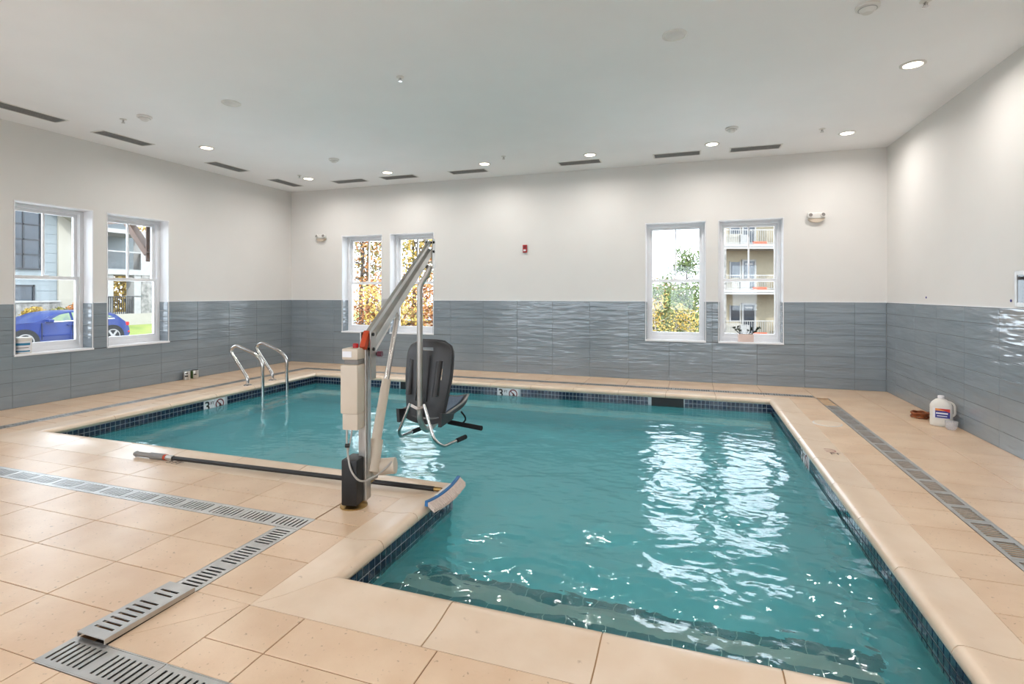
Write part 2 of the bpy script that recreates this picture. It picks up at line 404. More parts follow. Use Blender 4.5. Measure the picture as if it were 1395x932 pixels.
# deck regions (x0,x1,y0,y1)
yfo, yno, ymo, xro, xlo, xpo = PYF+CW[2], PYN-CW[0], PYM-CW[4], PX1+CW[1], PX0-CW[3], PXP-CW[5]
REG = [
 (XL, WDX[0], -.6, YB), (WDX[0], XR, FDY[1], YB), (xlo, RDX[0], yfo, FDY[0]), (WDX[1], xlo, LDY[1], FDY[0]),
 (WDX[1], LDX[1], LDY[1], ymo), (LDX[1], xpo, LDY[1], ymo), (WDX[0], LDX[0], -.6, LDY[0]), (LDX[1], xpo, yno, LDY[1]),
 (xpo, xro, NDY[1], yno), (LDX[0], XR, -.6, NDY[0]), (xro, RDX[0], NDY[1], yfo), (RDX[1], XR, NDY[1], FDY[0]),
 (RDX[0], XR, FDY[0], FDY[1])]
fl = G()
for x0, x1, y0, y1 in REG: fl.box(x0, x1, y0, y1, -.10, -.0035)
fl.box(XL, XR, YR, -.6, -.10, 0)
for x0, x1, y0, y1 in ((XL, XR, YR, yno-.3), (XL, PX0-.2, YR, YB), (PX1+.2, XR, YR, YB), (XL, XR, PYF+.2, YB), (XL, PXP-.2, yno-.3, PYM-.2)):
    fl.box(x0, x1, y0, y1, -.30, -.10)
floor = tag(fl.obj('floor', m_dgrout), 'beige stone tiled pool deck floor', 'floor', kind='structure')
GX, GXP, GY, GYP = -1.51, .6085, 1.555, .297
tiles = []
for ri, (x0, x1, y0, y1) in enumerate(REG):
    xs = cuts(x0, x1, GX, GXP); ys = cuts(y0, y1, GY, GYP)
    if ri == 11: xs = [x0, 2.145, x1]
    if x1-x0 < .36: xs = [x0, x1]
    if y1-y0 < .26: ys = [y0, y1]
    if ri == 4 or ri == 5: ys = [y0, 2.765, y1]
    for a, b in zip(xs, xs[1:]):
        for c, d in zip(ys, ys[1:]): tiles.append((a,b,c,d))
def cam_size(x, y):
    F = (-.3216,.9469); dd = x*F[0]+y*F[1]
    return -1 if dd < .8 else 1/dd**2
tiles = [q for q in tiles if q[1]-q[0] > .01 and q[3]-q[2] > .01]
def fkey(q):
    x, y = (q[0]+q[1])/2, (q[2]+q[3])/2; dd = -.3216*x+.9469*y; l = .9469*x+.3216*y
    if dd < 1.2 or abs(l/dd) > 1.08: return 1e9
    return dd
tiles.sort(key=fkey)
rest = G(); J = .005
for i, (a,b,c,d) in enumerate(tiles):
    if i < 296:
        o = link('floor_tile', tile_mesh(b-a-J, d-c-J, .006, m_deck, .0015), None, floor, ((a+b)/2, (c+d)/2, -.006+.0009*rnd.random()))
    else: rest.box(a+J/2, b-J/2, c+J/2, d-J/2, -.006, 0)
o = rest.obj('floor_tiles_beyond', m_deck, floor); o['kind'] = 'stuff'
# mitred corner tiles between the near drain and the coping corner
x0, x1, y0, y1 = LDX[1], xpo, NDY[1], yno
for poly in ([(x0, y0+.05), (x1, y1), (x0, y1)], [(x0, y0), (x1, y0), (x1, y1), (x0, y0+.05)]):
    c_ = Vector((sum(p[0] for p in poly)/len(poly), sum(p[1] for p in poly)/len(poly)))
    pp = [c_+(Vector(p)-c_)*.985 for p in poly]
    G().prism(pp, -.006, .0004, lambda p, t: (p[0], p[1], t)).obj('floor_tile', m_deck, floor)
G().box(x0, x1, y0, y1, -.1, -.0035).obj('grout_bed', m_dgrout, floor)

_gr = {}
def grate_mesh(L, SLOT=.011):
    k = (round(L, 3), SLOT)
    if k not in _gr:
        g = G(); W = DW-.012; T = .004; rail = .020; grp = .25
        g.box(0, L, -W/2, -W/2+rail, -T, 0).box(0, L, W/2-rail, W/2, -T, 0)
        g.box(0, L, -W/2, -W/2+.003, -.010, -T).box(0, L, W/2-.003, W/2, -.010, -T)
        ng = max(1, round(L/grp)); gl = L/ng
        for q in range(ng):
            s = q*gl; n = 7; eb = .026; pitch = (gl-2*eb-SLOT)/(n-1)
            g.box(s, s+eb, -W/2+rail, W/2-rail, -T, 0); g.box(s+gl-eb, s+gl, -W/2+rail, W/2-rail, -T, 0)
            for i in range(n-1): g.box(s+eb+i*pitch+SLOT, s+eb+(i+1)*pitch, -W/2+rail, W/2-rail, -T, 0)
        me = g.mesh('grate', recalc=False); me.materials.append(m_steel); _gr[k] = me
    return _gr[k]
def drain(name, label, runs, skip=(), mtr=None, slot=.011, depth=.05):
    """runs: (x0,y0,x1,y1) centre lines, axis aligned"""
    t = thing(name, label, 'drain', (runs[0][0], runs[0][1], 0)); org = Vector((runs[0][0], runs[0][1], 0))
    tr, fr = G(), G(); n = 0
    for x0, y0, x1, y1 in runs:
        a, b = Vector((x0,y0,0)), Vector((x1,y1,0)); L = (b-a).length; d = (b-a)/L; ang = math.atan2(d.y, d.x)
        M = Matrix.Translation(a-org) @ Matrix.Rotation(ang, 4, 'Z'); h = DW/2
        tr.box(0, L, -h, h, -.06, -depth, M); tr.box(0, L, -h, -h+.004, -depth, -.004, M); tr.box(0, L, h-.004, h, -depth, -.004, M)
        fr.box(0, L, -h, -h+.005, -.02, .001, M); fr.box(0, L, h-.005, h, -.02, .001, M)
        k = max(1, round(L/.5)); sl = L/k
        for i in range(k):
            n += 1
            if n in skip: continue
            o = link('grate', grate_mesh(sl-.003, slot), None, t); o.matrix_basis = M @ Matrix.Translation((i*sl+.0015, 0, .0005))
    tr.obj('trough', mtr or m_dark, t); fr.obj('frame', m_steel, t)
    return t
lx, ly = sum(LDX)/2, sum(LDY)/2
dl = drain('trench_drain', 'stainless slotted drain bending round the left foreground deck', [(WDX[1], ly, LDX[1], ly), (lx, LDY[0], lx, 1.78)])
drain('trench_drain', 'bright slotted drain along the left wall side of the pool', [((WDX[0]+WDX[1])/2, 2.43, (WDX[0]+WDX[1])/2, FDY[1])])
drain('trench_drain', 'thin slotted drain along the far edge of the pool', [(WDX[1], sum(FDY)/2, RDX[0], sum(FDY)/2)])
drain('trench_drain', 'slotted drain down the right deck with an open far end', [(sum(RDX)/2, FDY[0], sum(RDX)/2, NDY[1])], skip=(1,), mtr=mat('sandy_trough', (190,160,128), (170,140,110), 9, .8), slot=.020, depth=.010)
drain('trench_drain', 'slotted drain at the bottom edge under the raised grate end', [(LDX[0]-.02, sum(NDY)/2, XR, sum(NDY)/2)])
# trough end piece between bend run and near drain with a lifted grate lying on it
G().box(LDX[0], LDX[1], NDY[1], 1.78, -.06, -.05).obj('grate_trough', m_dark, floor)
lg = thing('drain_grate', 'loose steel drain grate raised at one end over another drain', 'grate', (lx, 1.775, .0025))
lg.rotation_euler = (0, math.radians(-.7), -PI/2)
def raised():
    g = G(); L = .385; W = DW; T = .004; rail = .024; Hs = .020; BAR, SL = .0185, .0115
    g.box(0, L, -W/2, -W/2+rail, Hs-T, Hs).box(0, L, W/2-rail, W/2, Hs-T, Hs)
    p = L; solids = [.045]+[BAR]*6+[.052]+[BAR]*1
    for wd in solids: g.box(p-wd, p, -W/2+rail, W/2-rail, Hs-T, Hs); p -= wd+SL
    g.box(0, p, -W/2+rail, W/2-rail, Hs-T, Hs)
    return g
raised().obj('slotted_plate', m_steel, lg)
for s in (-1, 1): G().box(0, .385, s*DW/2-.0015, s*DW/2+.0015, 0, .020).obj('side_flange', m_steel, lg)

# ------------------------------------------------------------ pool
pool = thing('swimming_pool', 'L-shaped indoor pool with cream coping and navy waterline tiles', 'pool')
# basin walls and floor (plaster), open top
bs = poly_off(.028); ZB = -1.22; g = G()
n = len(bs); vs = [(p.x, p.y, -.05) for p in bs]+[(p.x, p.y, ZB) for p in bs]
g.add(vs, [(i, i+n, (i+1) % n+n, (i+1) % n) for i in range(n)]+[(0+n,1+n,2+n,5+n)[::1], (5+n,2+n,3+n,4+n)])
g.obj('basin', m_plaster, pool, recalc=False)
# coping stones with rolled nose
PROF = [(0,0),(.34,0),(.55,.005),(.74,.013),(.86,.016),(.93,.012),(.98,-.002),(1,-.018),(.985,-.034),(.94,-.045),(0,-.045)]
def coping_piece(i, s0, s1, shrink=0.0, m0=False, m1=False):
    n = len(POLY); p, q = Vector(POLY[i]), Vector(POLY[(i+1) % n]); e = (q-p).normalized(); nr = Vector((e.y,-e.x)); W = CW[i]; L = (q-p).length
    def corner_k(j, prev):       # +1 lengthens outward (ordinary corner), -1 shortens (the deck's projecting corner)
        sgn = -1 if j == 5 else 1
        return sgn*(CW[prev]/W)
    k0 = corner_k(i, i-1) if m0 else 0; k1 = corner_k((i+1) % n, (i+1) % n) if m1 else 0
    vs = []
    for s, k, sg in ((s0, k0, -1), (s1, k1, 1)):
        for t, z in PROF:
            u = W*(1-t); ss = s+sg*k*u; c = p+e*ss+nr*u
            vs.append((c.x+nr.x*shrink, c.y+nr.y*shrink, z-shrink if z > -.03 else z+shrink))
    k = len(PROF)
    return G().add(vs, [tuple(range(k)), tuple(reversed(range(k, 2*k)))]+[(a+k, (a+1) % k+k, (a+1) % k, a) for a in range(k)])
JOINT = {0: [-.97,-.325,.309], 1: None}
gg = G()
for i in range(6):
    p, q = Vector(POLY[i]), Vector(POLY[(i+1) % 6]); L = (q-p).length; cnt = max(1, round(L/.615)); st = [L*k/cnt for k in range(cnt+1)]
    if i == 0: st = [0, .585, 1.23, 1.864, L]
    if i == 1: st = [0]+[.33+.6*k for k in range(9) if .33+.6*k < L-.15]+[L]
    if i == 5: st = [0, .56, .93, L]
    for k in range(len(st)-1):
        first, last = k == 0, k == len(st)-2
        o = coping_piece(i, st[k]+(.0015 if first else .003), st[k+1]-(.0015 if last else .003), 0, first, last).obj('coping_stone', m_cope, pool, smooth=True)
        o.location.z = .0012*rnd.random()
    gg.v, gg.f = gg.v, gg.f
    pc = coping_piece(i, 0, L, .003, True, True); gg.add(pc.v, pc.f)
gg.obj('coping_grout', mat('tan_coping_grout', (176,142,106), rough=.9), pool)
# waterline mosaic

RES = {2: [('marker', PX1+2.368, PX1+2.691), ('skimmer', PX1+.079, PX1+.49), ('skimmer', PX1+3.92, PX1+4.325)], 3: [('marker', PYF-5.444, PYF-5.124)], 1: [('marker', 5.05-PYN, 5.37-PYN)]}
TP, TS = .0515, .0458
ZROW = [-.048-TP*k for k in range(3)]
faces = poly_off(.024); mos = []; bed = G()
def edge_frame(i, off):
    p, q = Vector(POLY[i]), Vector(POLY[(i+1) % 6]); e = (q-p).normalized(); nr = Vector((e.y,-e.x))
    return p+nr*off, e, nr, (q-p).length
tmesh = None
for i in range(6):
    p, e, nr, L = edge_frame(i, .022)
    ext0 = -.022 if i != 5 else .022; ext1 = -.022 if (i+1) % 6 != 5 else .022
    a0, a1 = 0+ext0, L-ext1
    # pale grout bed behind the tiles
    c0, c1 = p+e*a0+nr*.0015, p+e*a1+nr*.0015
    bed.add([(c0.x,c0.y,-.046),(c1.x,c1.y,-.046),(c1.x,c1.y,-.204),(c0.x,c0.y,-.204)], [(0,1,2,3)])
    cnt = int((a1-a0)/TP); pitch = (a1-a0)/cnt
    for k in range(cnt):
        s = a0+(k+.5)*pitch
        if any(r[1]-.022 < s < r[2]+.022 for r in RES.get(i, [])): continue
        for z in ZROW:
            c = p+e*s
            mos.append((c.x, c.y, z-TP/2, i))
    for kind, s0, s1 in RES.get(i, []):
        c = p+e*((s0+s1)/2); ang = math.atan2(nr.y, nr.x)
        M = Matrix.Translation((c.x, c.y, 0)) @ Matrix(((-e.x, -nr.x, 0, 0), (-e.y, -nr.y, 0, 0), (0, 0, 1, 0), (0,0,0,1)))   # local X to the viewer's right, Y into the pool
        Wd = s1-s0
        if kind == 'skimmer':
            t = G().box(-Wd/2, Wd/2, -.08, .0005, -.204, -.046, M).obj('skimmer_mouth', m_black, pool)
        else:
            Rx = Matrix(((1,0,0),(0,0,1),(0,1,0))).to_4x4()
            for half, nm in ((-1, 'depth_marker'), (1, 'no_diving_marker')):
                x0 = -Wd/2 if half < 0 else .002; x1 = -.002 if half < 0 else Wd/2
                mk = G().box(x0, x1, -.004, .004, -.204, -.047, M).obj(nm, m_lwhite, pool)
                mid = (x0+x1)/2
                if half < 0:
                    me = text_mesh('3', .17); o = link('lettering', me, m_ink, mk); o.matrix_basis = M @ Matrix.Translation((mid-.028, .0045, -.128)) @ Rx
                    me = text_mesh('FT', .05); o = link('lettering', me, m_ink, mk); o.matrix_basis = M @ Matrix.Translation((mid+.048, .0045, -.095)) @ Rx
                else:
                    g = G(); R0, R1 = .066, .050; nn = 28; vs = []
                    for j in range(nn):
                        a = 2*PI*j/nn
                        for r in (R0, R1): vs.append(M @ Vector((mid+r*math.cos(a), .0052, -.122+r*math.sin(a))))
                    g.add(vs, [(2*j, 2*((j+1) % nn), 2*((j+1) % nn)+1, 2*j+1) for j in range(nn)])
                    g.bar(M @ Vector((mid-.042, .005, -.122+.042)), M @ Vector((mid+.042, .005, -.122-.042)), .013, .0012, up=M.to_3x3() @ Vector((0,1,0)))
                    g.obj('prohibition_ring', m_inkred, mk)
                    g = G(); F2 = lambda p_, t_: M @ Vector((mid+p_[0], t_, -.122+p_[1]))
                    g.prism([(-.012,-.03),(.014,-.034),(.022,-.004),(.004,.012),(-.016,.02),(-.024,.008),(-.006,-.004)], .0042, .0047, F2)
                    g.obj('diver_mark', m_ink, mk)
bed.obj('mosaic_grout', m_pgrout, pool, recalc=False)
mos.sort(key=lambda q: (-.3216*q[0]+.9469*q[1]) if (q[3] in (1,5) and -.3216*q[0]+.9469*q[1] > 1.5) else 50+(-.3216*q[0]+.9469*q[1]))
ORI = {}
for i in range(6):
    p, e, nr, L = edge_frame(i, 0); ORI[i] = Matrix(((-e.x, 0, -nr.x), (-e.y, 0, -nr.y), (0, 1, 0))).to_4x4()
tm = tile_mesh(TS, TS, .0030, m_pooltile, .0008); far = G()
for k, (x, y, z, i) in enumerate(mos):
    if k < 296:
        o = link('mosaic_tile', tm, None, pool); o.matrix_basis = Matrix.Translation((x, y, z)) @ ORI[i]
    else:
        M = Matrix.Translation((x, y, z)) @ ORI[i]; far.box(-TS/2, TS/2, -TS/2, TS/2, 0, .0025, M)
o = far.obj('mosaic_tiles_beyond', m_pooltile, pool); o['kind'] = 'stuff'
# entry steps with dark tile nosings
for (ya, yb, zt) in ((PYN-.02, 2.50, -.33), (PYN-.02, 2.86, -.53)):
    st = G().box(PXP-.027, .80, ya, yb, ZB, zt).obj('pool_step', m_stepp, pool)
    x = PXP-.02; g = G()
    while x < .78:
        for ry in (0, 1): g.box(x+.002, x+.098, yb-.098+.05*ry+.001, yb-.05+.05*ry, zt, zt+.004)
        g.box(x+.002, x+.098, yb, yb+.004, zt-.10, zt+.004); x += .1
    o = g.obj('step_nosing_tiles', m_steptile, st); o['kind'] = 'stuff'
# skirt bench along the far wall, under water
G().box(PX0, PX1, PYF-.34, PYF+.02, ZB, -.62).obj('underwater_bench', m_plaster, pool)
# faded printed marks on the coping
def coping_print(x, y, rz):
    g = G(); nn = 24; vs = []
    for j in range(nn):
        a = 2*PI*j/nn
        for r in (.055, .042): vs.append((r*math.cos(a), .07+r*math.sin(a), 0))
    g.add(vs, [(2*j, 2*((j+1) % nn), 2*((j+1) % nn)+1, 2*j+1) for j in range(nn)]); g.box(-.035, .035, .066, .074, 0, .0003)
    o = g.obj('coping_mark', m_inkfade, pool, recalc=False); o.location = (x, y, .0022); o.rotation_euler = (0, 0, rz)
    o2 = link('coping_lettering', text_mesh('3 FT', .075, .0002), m_inkdim, pool, (x-math.sin(rz)*-.02, y-math.cos(rz)*.02-.0, .0022)); o2.rotation_euler = (0, 0, rz)
coping_print(1.125, 5.05, 0.0)
coping_print(-3.88, 3.10, 0.0)

# ------------------------------------------------------------ water
def water_mesh():
    step = .0145; pad = .02
    xs = np.arange(PX0-pad, PX1+pad+.001, step); ys = np.arange(PYN-pad, PYF+pad+.001, step)
    X, Y = np.meshgrid(xs, ys, indexing='ij'); Z = np.zeros_like(X); r = np.random.RandomState(5)
    rough = .35+.95*np.exp(-((X+.1)**2/1.9+(Y-4.2)**2/3.2))+.25*np.exp(-((X+2.3)**2/.8+(Y-4.6)**2/1.5))+1.0*np.exp(-((Y-2.6)/.55)**2)*(X > PXP-.1)
    for k in range(70):
        lam = .10*(6.0**r.rand()); a = r.normal(PI/2, .85); kk = 2*PI/lam; ph = r.rand()*2*PI
        Z += 0.00095*(lam/.3)**1.05*np.sin(kk*(math.cos(a)*X+math.sin(a)*Y)+ph)*.40*rough
    for k in range(34):
        lam = .058+.06*r.rand(); a = r.normal(PI/2, .75); kk = 2*PI/lam; ph = r.rand()*2*PI
        Z += .00016*np.sin(kk*(math.cos(a)*X+math.sin(a)*Y)+ph)*rough
    for cx, cy, lam, amp, dec in ((.15,4.9,.15,.0011,1.5), (.05,5.0,.24,.0013,1.7), (-2.6,4.9,.23,.0016,1.2), (.9,3.6,.17,.0012,.9)):
        R_ = np.hypot(X-cx, Y-cy); Z += amp*np.sin(2*PI*R_/lam)*np.exp(-(R_/dec)**2)
    Z += WATER
    nx, ny = X.shape
    keep = lambda x, y: not (x < PXP-pad-.001 and y < PYM-pad-.001)
    idx = -np.ones((nx, ny), int); V = []
    K = ~((X < PXP-pad-.001) & (Y < PYM-pad-.001))
    ids = np.nonzero(K); idx[ids] = np.arange(len(ids[0])); V = np.stack([X[ids], Y[ids], Z[ids]], 1)
    a, b, c, d = idx[:-1,:-1], idx[1:,:-1], idx[1:,1:], idx[:-1,1:]
    ok = (a >= 0) & (b >= 0) & (c >= 0) & (d >= 0)
    Fq = np.stack([a[ok], b[ok], c[ok], d[ok]], 1)
    me = bpy.data.meshes.new('pool_water')
    me.vertices.add(len(V)); me.vertices.foreach_set('co', V.ravel())
    me.loops.add(Fq.size); me.loops.foreach_set('vertex_index', Fq.ravel().astype(np.int32))
    me.polygons.add(len(Fq)); me.polygons.foreach_set('loop_start', np.arange(0, Fq.size, 4, dtype=np.int32)); me.polygons.foreach_set('use_smooth', np.ones(len(Fq), bool))
    me.update(calc_edges=True); return me
def water_mat():
    m = bpy.data.materials.new('pool_water'); m.use_nodes = True; nt = m.node_tree; N = nt.nodes; L = nt.links
    N.remove(N['Principled BSDF']); o = N['Material Output']
    geo = N.new('ShaderNodeNewGeometry'); nz = N.new('ShaderNodeTexNoise'); nz.inputs['Scale'].default_value = 30; nz.inputs['Detail'].default_value = 2
    mp = N.new('ShaderNodeMapping'); mp.inputs['Scale'].default_value = (.7, 1.3, 1); L.new(geo.outputs['Position'], mp.inputs[0]); L.new(mp.outputs[0], nz.inputs['Vector'])
    b = N.new('ShaderNodeBump'); b.inputs['Distance'].default_value = .0022; L.new(nz.outputs['Fac'], b.inputs['Height'])
    vd = N.new('ShaderNodeVectorMath'); vd.operation = 'DISTANCE'; vd.inputs[1].default_value = (-.1, 4.3, WATER); L.new(geo.outputs['Position'], vd.inputs[0])
    mr = N.new('ShaderNodeMapRange'); mr.inputs['From Min'].default_value = .4; mr.inputs['From Max'].default_value = 2.6; mr.inputs['To Min'].default_value = 1.0; mr.inputs['To Max'].default_value = .35
    L.new(vd.outputs['Value'], mr.inputs['Value']); L.new(mr.outputs[0], b.inputs['Strength'])
    gl = N.new('ShaderNodeBsdfGlossy'); gl.inputs['Roughness'].default_value = .03; L.new(b.outputs[0], gl.inputs['Normal'])
    fr = N.new('ShaderNodeFresnel'); fr.inputs[0].default_value = 1.45; L.new(b.outputs[0], fr.inputs['Normal'])
    rf = N.new('ShaderNodeBsdfRefraction'); rf.inputs['IOR'].default_value = 1.33; rf.inputs['Roughness'].default_value = 0.0; rf.inputs[0].default_value = (1,1,1,1); L.new(b.outputs[0], rf.inputs['Normal'])
    tr = N.new('ShaderNodeBsdfTransparent')
    m1 = N.new('ShaderNodeMixShader'); m1.inputs[0].default_value = .85; L.new(tr.outputs[0], m1.inputs[1]); L.new(rf.outputs[0], m1.inputs[2])
    df = N.new('ShaderNodeBsdfDiffuse'); df.inputs[0].default_value = lin((92,200,214))+(1,)
    m2 = N.new('ShaderNodeMixShader'); m2.inputs[0].default_value = TURB; L.new(m1.outputs[0], m2.inputs[1]); L.new(df.outputs[0], m2.inputs[2])
    m3 = N.new('ShaderNodeMixShader'); L.new(fr.outputs[0], m3.inputs[0]); L.new(m2.outputs[0], m3.inputs[1]); L.new(gl.outputs[0], m3.inputs[2])
    L.new(m3.outputs[0], o.inputs['Surface'])
    va = N.new('ShaderNodeVolumeAbsorption'); va.inputs[0].default_value = (.22, .86, .90, 1); va.inputs['Density'].default_value = .26
    L.new(va.outputs[0], o.inputs['Volume'])
    return m
TURB = .17
tag(link('pool_water', water_mesh(), water_mat()), 'rippled teal pool water reflecting the windows', 'water', kind='stuff')

# ------------------------------------------------------------ ceiling fixtures
def downlight(x, y, label, seen=True):
    t = thing('recessed_downlight', label, 'downlight', (x, y, HC), group='lit recessed downlights in the ceiling')
    G().lathe([(.098,-.0005),(.098,-.006),(.075,-.010),(.070,-.004)], 28).obj('trim_ring', m_fixture, t, smooth=True)
    G().lathe([(.070,-.0040),(.070,-.0060)], 28).obj('lens', m_lens, t)
    ld = bpy.data.lights.new('lamp', 'AREA'); ld.shape = 'DISK'; ld.size = .17; ld.energy = LAMP_W; ld.color = (1, .945, .90); ld.spread = math.radians(165)
    lo = bpy.data.objects.new('lamp', ld); col.objects.link(lo); lo.parent = t; lo.location = (0, 0, -.012)
for x, y, l in [(-6.30,5.48,'lit downlight above the left wall between two air grilles'), (-6.31,7.52,'lit downlight nearest the far left ceiling corner'), (-4.75,7.56,'lit downlight of the far row above the second far-wall window'),
                (-3.01,7.54,'lit downlight of the far row left of the red alarm'), (-1.37,7.54,'lit downlight of the far row right of the red alarm'), (.28,7.53,'lit downlight of the far row above the right pair of windows'),
                (1.86,7.55,'lit downlight of the far row nearest the right wall'), (1.85,5.48,'large lit downlight near the right wall, nearest the viewer')]:
    downlight(x, y, l)
HID = [(-6.3,2.4,'left wall ring, just outside the left picture edge'),(-6.3,.2,'left wall ring, level with the viewer'),(-4.75,-.9,'rear row, second from the left wall'),(-3.0,-.9,'rear row, third from the left wall'),(-1.37,-.9,'rear row, straight behind the viewer'),(.28,-.9,'rear row, right behind the viewer'),(1.85,3.2,'right wall ring, just outside the right picture edge'),(1.85,1.1,'right wall ring, level with the viewer'),(1.85,-.9,'rear row, nearest the right wall'),(-6.3,-1.6,'rear left corner of the room')]
for x, y, l in HID: downlight(x, y, 'lit downlight out of view: '+l)
for x, y, l in [(-4.58,4.28,'unlit white ceiling disc on the left half of the ceiling'), (-.113,4.26,'unlit white ceiling disc on the right half of the ceiling')]:
    t = thing('ceiling_disc', l, 'ceiling speaker', (x, y, HC), group='flat white ceiling discs')
    G().lathe([(.095,-.0005),(.095,-.008),(.078,-.014),(.074,-.009)], 28).obj('rim', m_fixture, t, smooth=True)
    G().lathe([(.074,-.008),(.06,-.011)], 28).obj('diffuser', m_offlens, t, smooth=True)
for x, y, l in [(-5.856,4.287,'round white detector left of the ceiling disc'), (-5.044,6.569,'round white detector near the far left corner'), (1.175,4.266,'large round white detector at the top picture edge'), (.481,6.885,'round white detector above the right pair of windows')]:
    t = thing('smoke_detector', l, 'smoke detector', (x, y, HC), group='round ceiling detectors')
    G().lathe([(.075,-.0005),(.075,-.018),(.066,-.022)], 26).obj('base', m_fixture, t, smooth=True)
    G().lathe([(.056,-.021),(.052,-.030),(.034,-.048),(.030,-.052)], 26).obj('sensor_cap', m_fixture, t, smooth=True)
    G().lathe([(.0585,-.0235),(.0585,-.027)], 26).obj('vent_slot', m_vent, t)
for x, y, l in [(-2.548,4.272,'sprinkler head in the middle of the ceiling'), (-6.187,4.28,'sprinkler head beside the left detector'), (-6.289,7.278,'sprinkler head by the far left downlight'), (-2.585,7.227,'sprinkler head above the red alarm'), (1.526,7.27,'sprinkler head by the far right downlight'), (1.531,4.319,'sprinkler head at the top picture edge')]:
    t = thing('sprinkler_head', l, 'sprinkler', (x, y, HC), group='ceiling sprinkler heads')
    G().lathe([(.036,-.0005),(.036,-.005),(.022,-.008)], 20).obj('escutcheon', m_fixture, t, smooth=True)
    G().tube([(0,0,-.006),(0,0,-.030)], .007, 8).bar((-.012,0,-.012),(-.010,0,-.040),.004,.004).bar((.012,0,-.012),(.010,0,-.040),.004,.004).obj('body', m_chrome, t)
    G().lathe([(.018,-.040),(.020,-.042)], 14).obj('deflector', m_chrome, t)
def grille(x, y, along, label):
    t = thing('air_grille', label, 'air grille', (x, y, HC), 0 if along == 'x' else PI/2, group='ceiling air grilles')
    L, W = .62, .20
    G().box(-L/2-.02, L/2+.02, -W/2-.02, -W/2, -.006, -.0005).box(-L/2-.02, L/2+.02, W/2, W/2+.02, -.006, -.0005).box(-L/2-.02, -L/2, -W/2, W/2, -.006, -.0005).box(L/2, L/2+.02, -W/2, W/2, -.006, -.0005).obj('frame', m_fixture, t)
    G().box(-L/2, L/2, -W/2, W/2, -.002, -.0005).obj('cavity', m_ventdark, t)
    for k in range(7):
        yy = -W/2+W*(k+.5)/7; Mx = Matrix.Translation((0, yy, -.009)) @ Matrix.Rotation(math.radians(12), 4, 'X')
        G().box(-L/2, L/2, -.0100, .0100, -.001, .001, Mx).obj('slat', m_vent, t)
for y, l in [(3.78,'air grille at the left picture edge'), (4.81,'second air grille along the left wall'), (6.42,'third air grille along the left wall'), (7.68,'air grille nearest the far left corner')]: grille(-6.94, y, 'y', l)
for x, l in [(-5.75,'air grille above the leftmost far window'), (-4.75,'air grille above the window behind the lift'), (-3.45,'air grille in the middle left of the far row'), (-1.60,'air grille right of the red alarm on the far row'), (-.18,'air grille above the window with sky'), (.85,'air grille above the window with the planter')]: grille(x, 7.93, 'x', l)

# ------------------------------------------------------------ wall fixtures
t = thing('fire_alarm', 'small red fire alarm strobe on the far wall', 'fire alarm', (-2.634, YB, 2.10))
G().box(-.036, .036, -.032, -.001, -.066, .066).obj('housing', m_red, t, bevel=.006)
G().box(-.022, .022, -.040, -.031, -.042, -.012).obj('strobe_lens', m_lwhite, t, bevel=.004)
G().box(-.02, .02, -.035, -.031, .012, .046).obj('sounder_grille', m_inkred, t, bevel=.002)
for x, l in [(-6.76,'two-headed emergency light left of the leftmost far window'), (1.695,'two-headed emergency light right of the planter window')]:
    t = thing('emergency_light', l, 'emergency light', (x, YB, 2.43), group='two-headed emergency lights')
    g = G(); pr = [(-.11,.015),(.11,.015),(.11,.055),(-.11,.055)]
    g.box(-.11, .11, -.055, -.001, -.02, .06); g.obj('housing', m_fixture, t, bevel=.008)
    half = [(-.10,-.022)]+[(.10*math.cos(PI+PI*k/12), -.022+.055*math.sin(PI+PI*k/12)) for k in range(1, 12)]+[(.10,-.022)]
    G().prism(half, -.05, -.002, lambda p, q: (p[0], q, p[1])).obj('lower_cover', m_cream, t, smooth=True)
    for s in (-1, 1):
        Mx = Matrix.Translation((s*.07, -.05, .022)) @ Matrix.Rotation(math.radians(80), 4, 'X') @ Matrix.Rotation(math.radians(s*18), 4, 'Y')
        h = G().lathe([(.014,-.005),(.034,.012),(.036,.03),(.030,.032)], 18, M=Mx).obj('lamp_head', m_fixture, t, smooth=True)
        G().lathe([(.028,.031),(.020,.034)], 18, M=Mx).obj('lens', m_grey, h)
t = thing('electrical_box', 'small steel box between the two left far-wall windows', 'electrical box', (-5.338, YB-.011, 1.16))
G().box(-.058, .058, -.030, 0, -.11, .09).obj('body', m_steel, t, bevel=.004)
G().box(-.045, .045, -.036, -.030, -.095, .075).obj('cover', m_steel, t, bevel=.003)
t = thing('extinguisher_cabinet', 'silver framed wall cabinet at the right picture edge', 'cabinet', (XR, 5.19, 1.38))
G().box(-.012,-.001,-.24,.24,-.145,.15).obj('back_panel', m_lwhite, t)
G().box(-.022,-.001,-.24,-.205,-.145,.15).box(-.022,-.001,.205,.24,-.145,.15).box(-.022,-.001,-.205,.205,.115,.15).box(-.022,-.001,-.205,.205,-.145,-.11).obj('frame', m_steel, t, bevel=.002)
G().box(-.018,-.014,-.205,.205,-.11,.115).obj('pane', m_clear, t)
for y, z, l in [(7.19,1.30,'small dark anchor dot on the right wall near the corner'), (5.52,1.285,'small dark anchor dot beside the wall cabinet')]:
    tag(G().lathe([(.012,0),(.012,.003),(.006,.006)], 12, M=Matrix.Translation((XR-.0005, y, z)) @ Matrix.Rotation(-PI/2, 4, 'Y')).obj('wall_anchor', m_lblue, smooth=True), l, 'anchor', group='wall anchor dots')

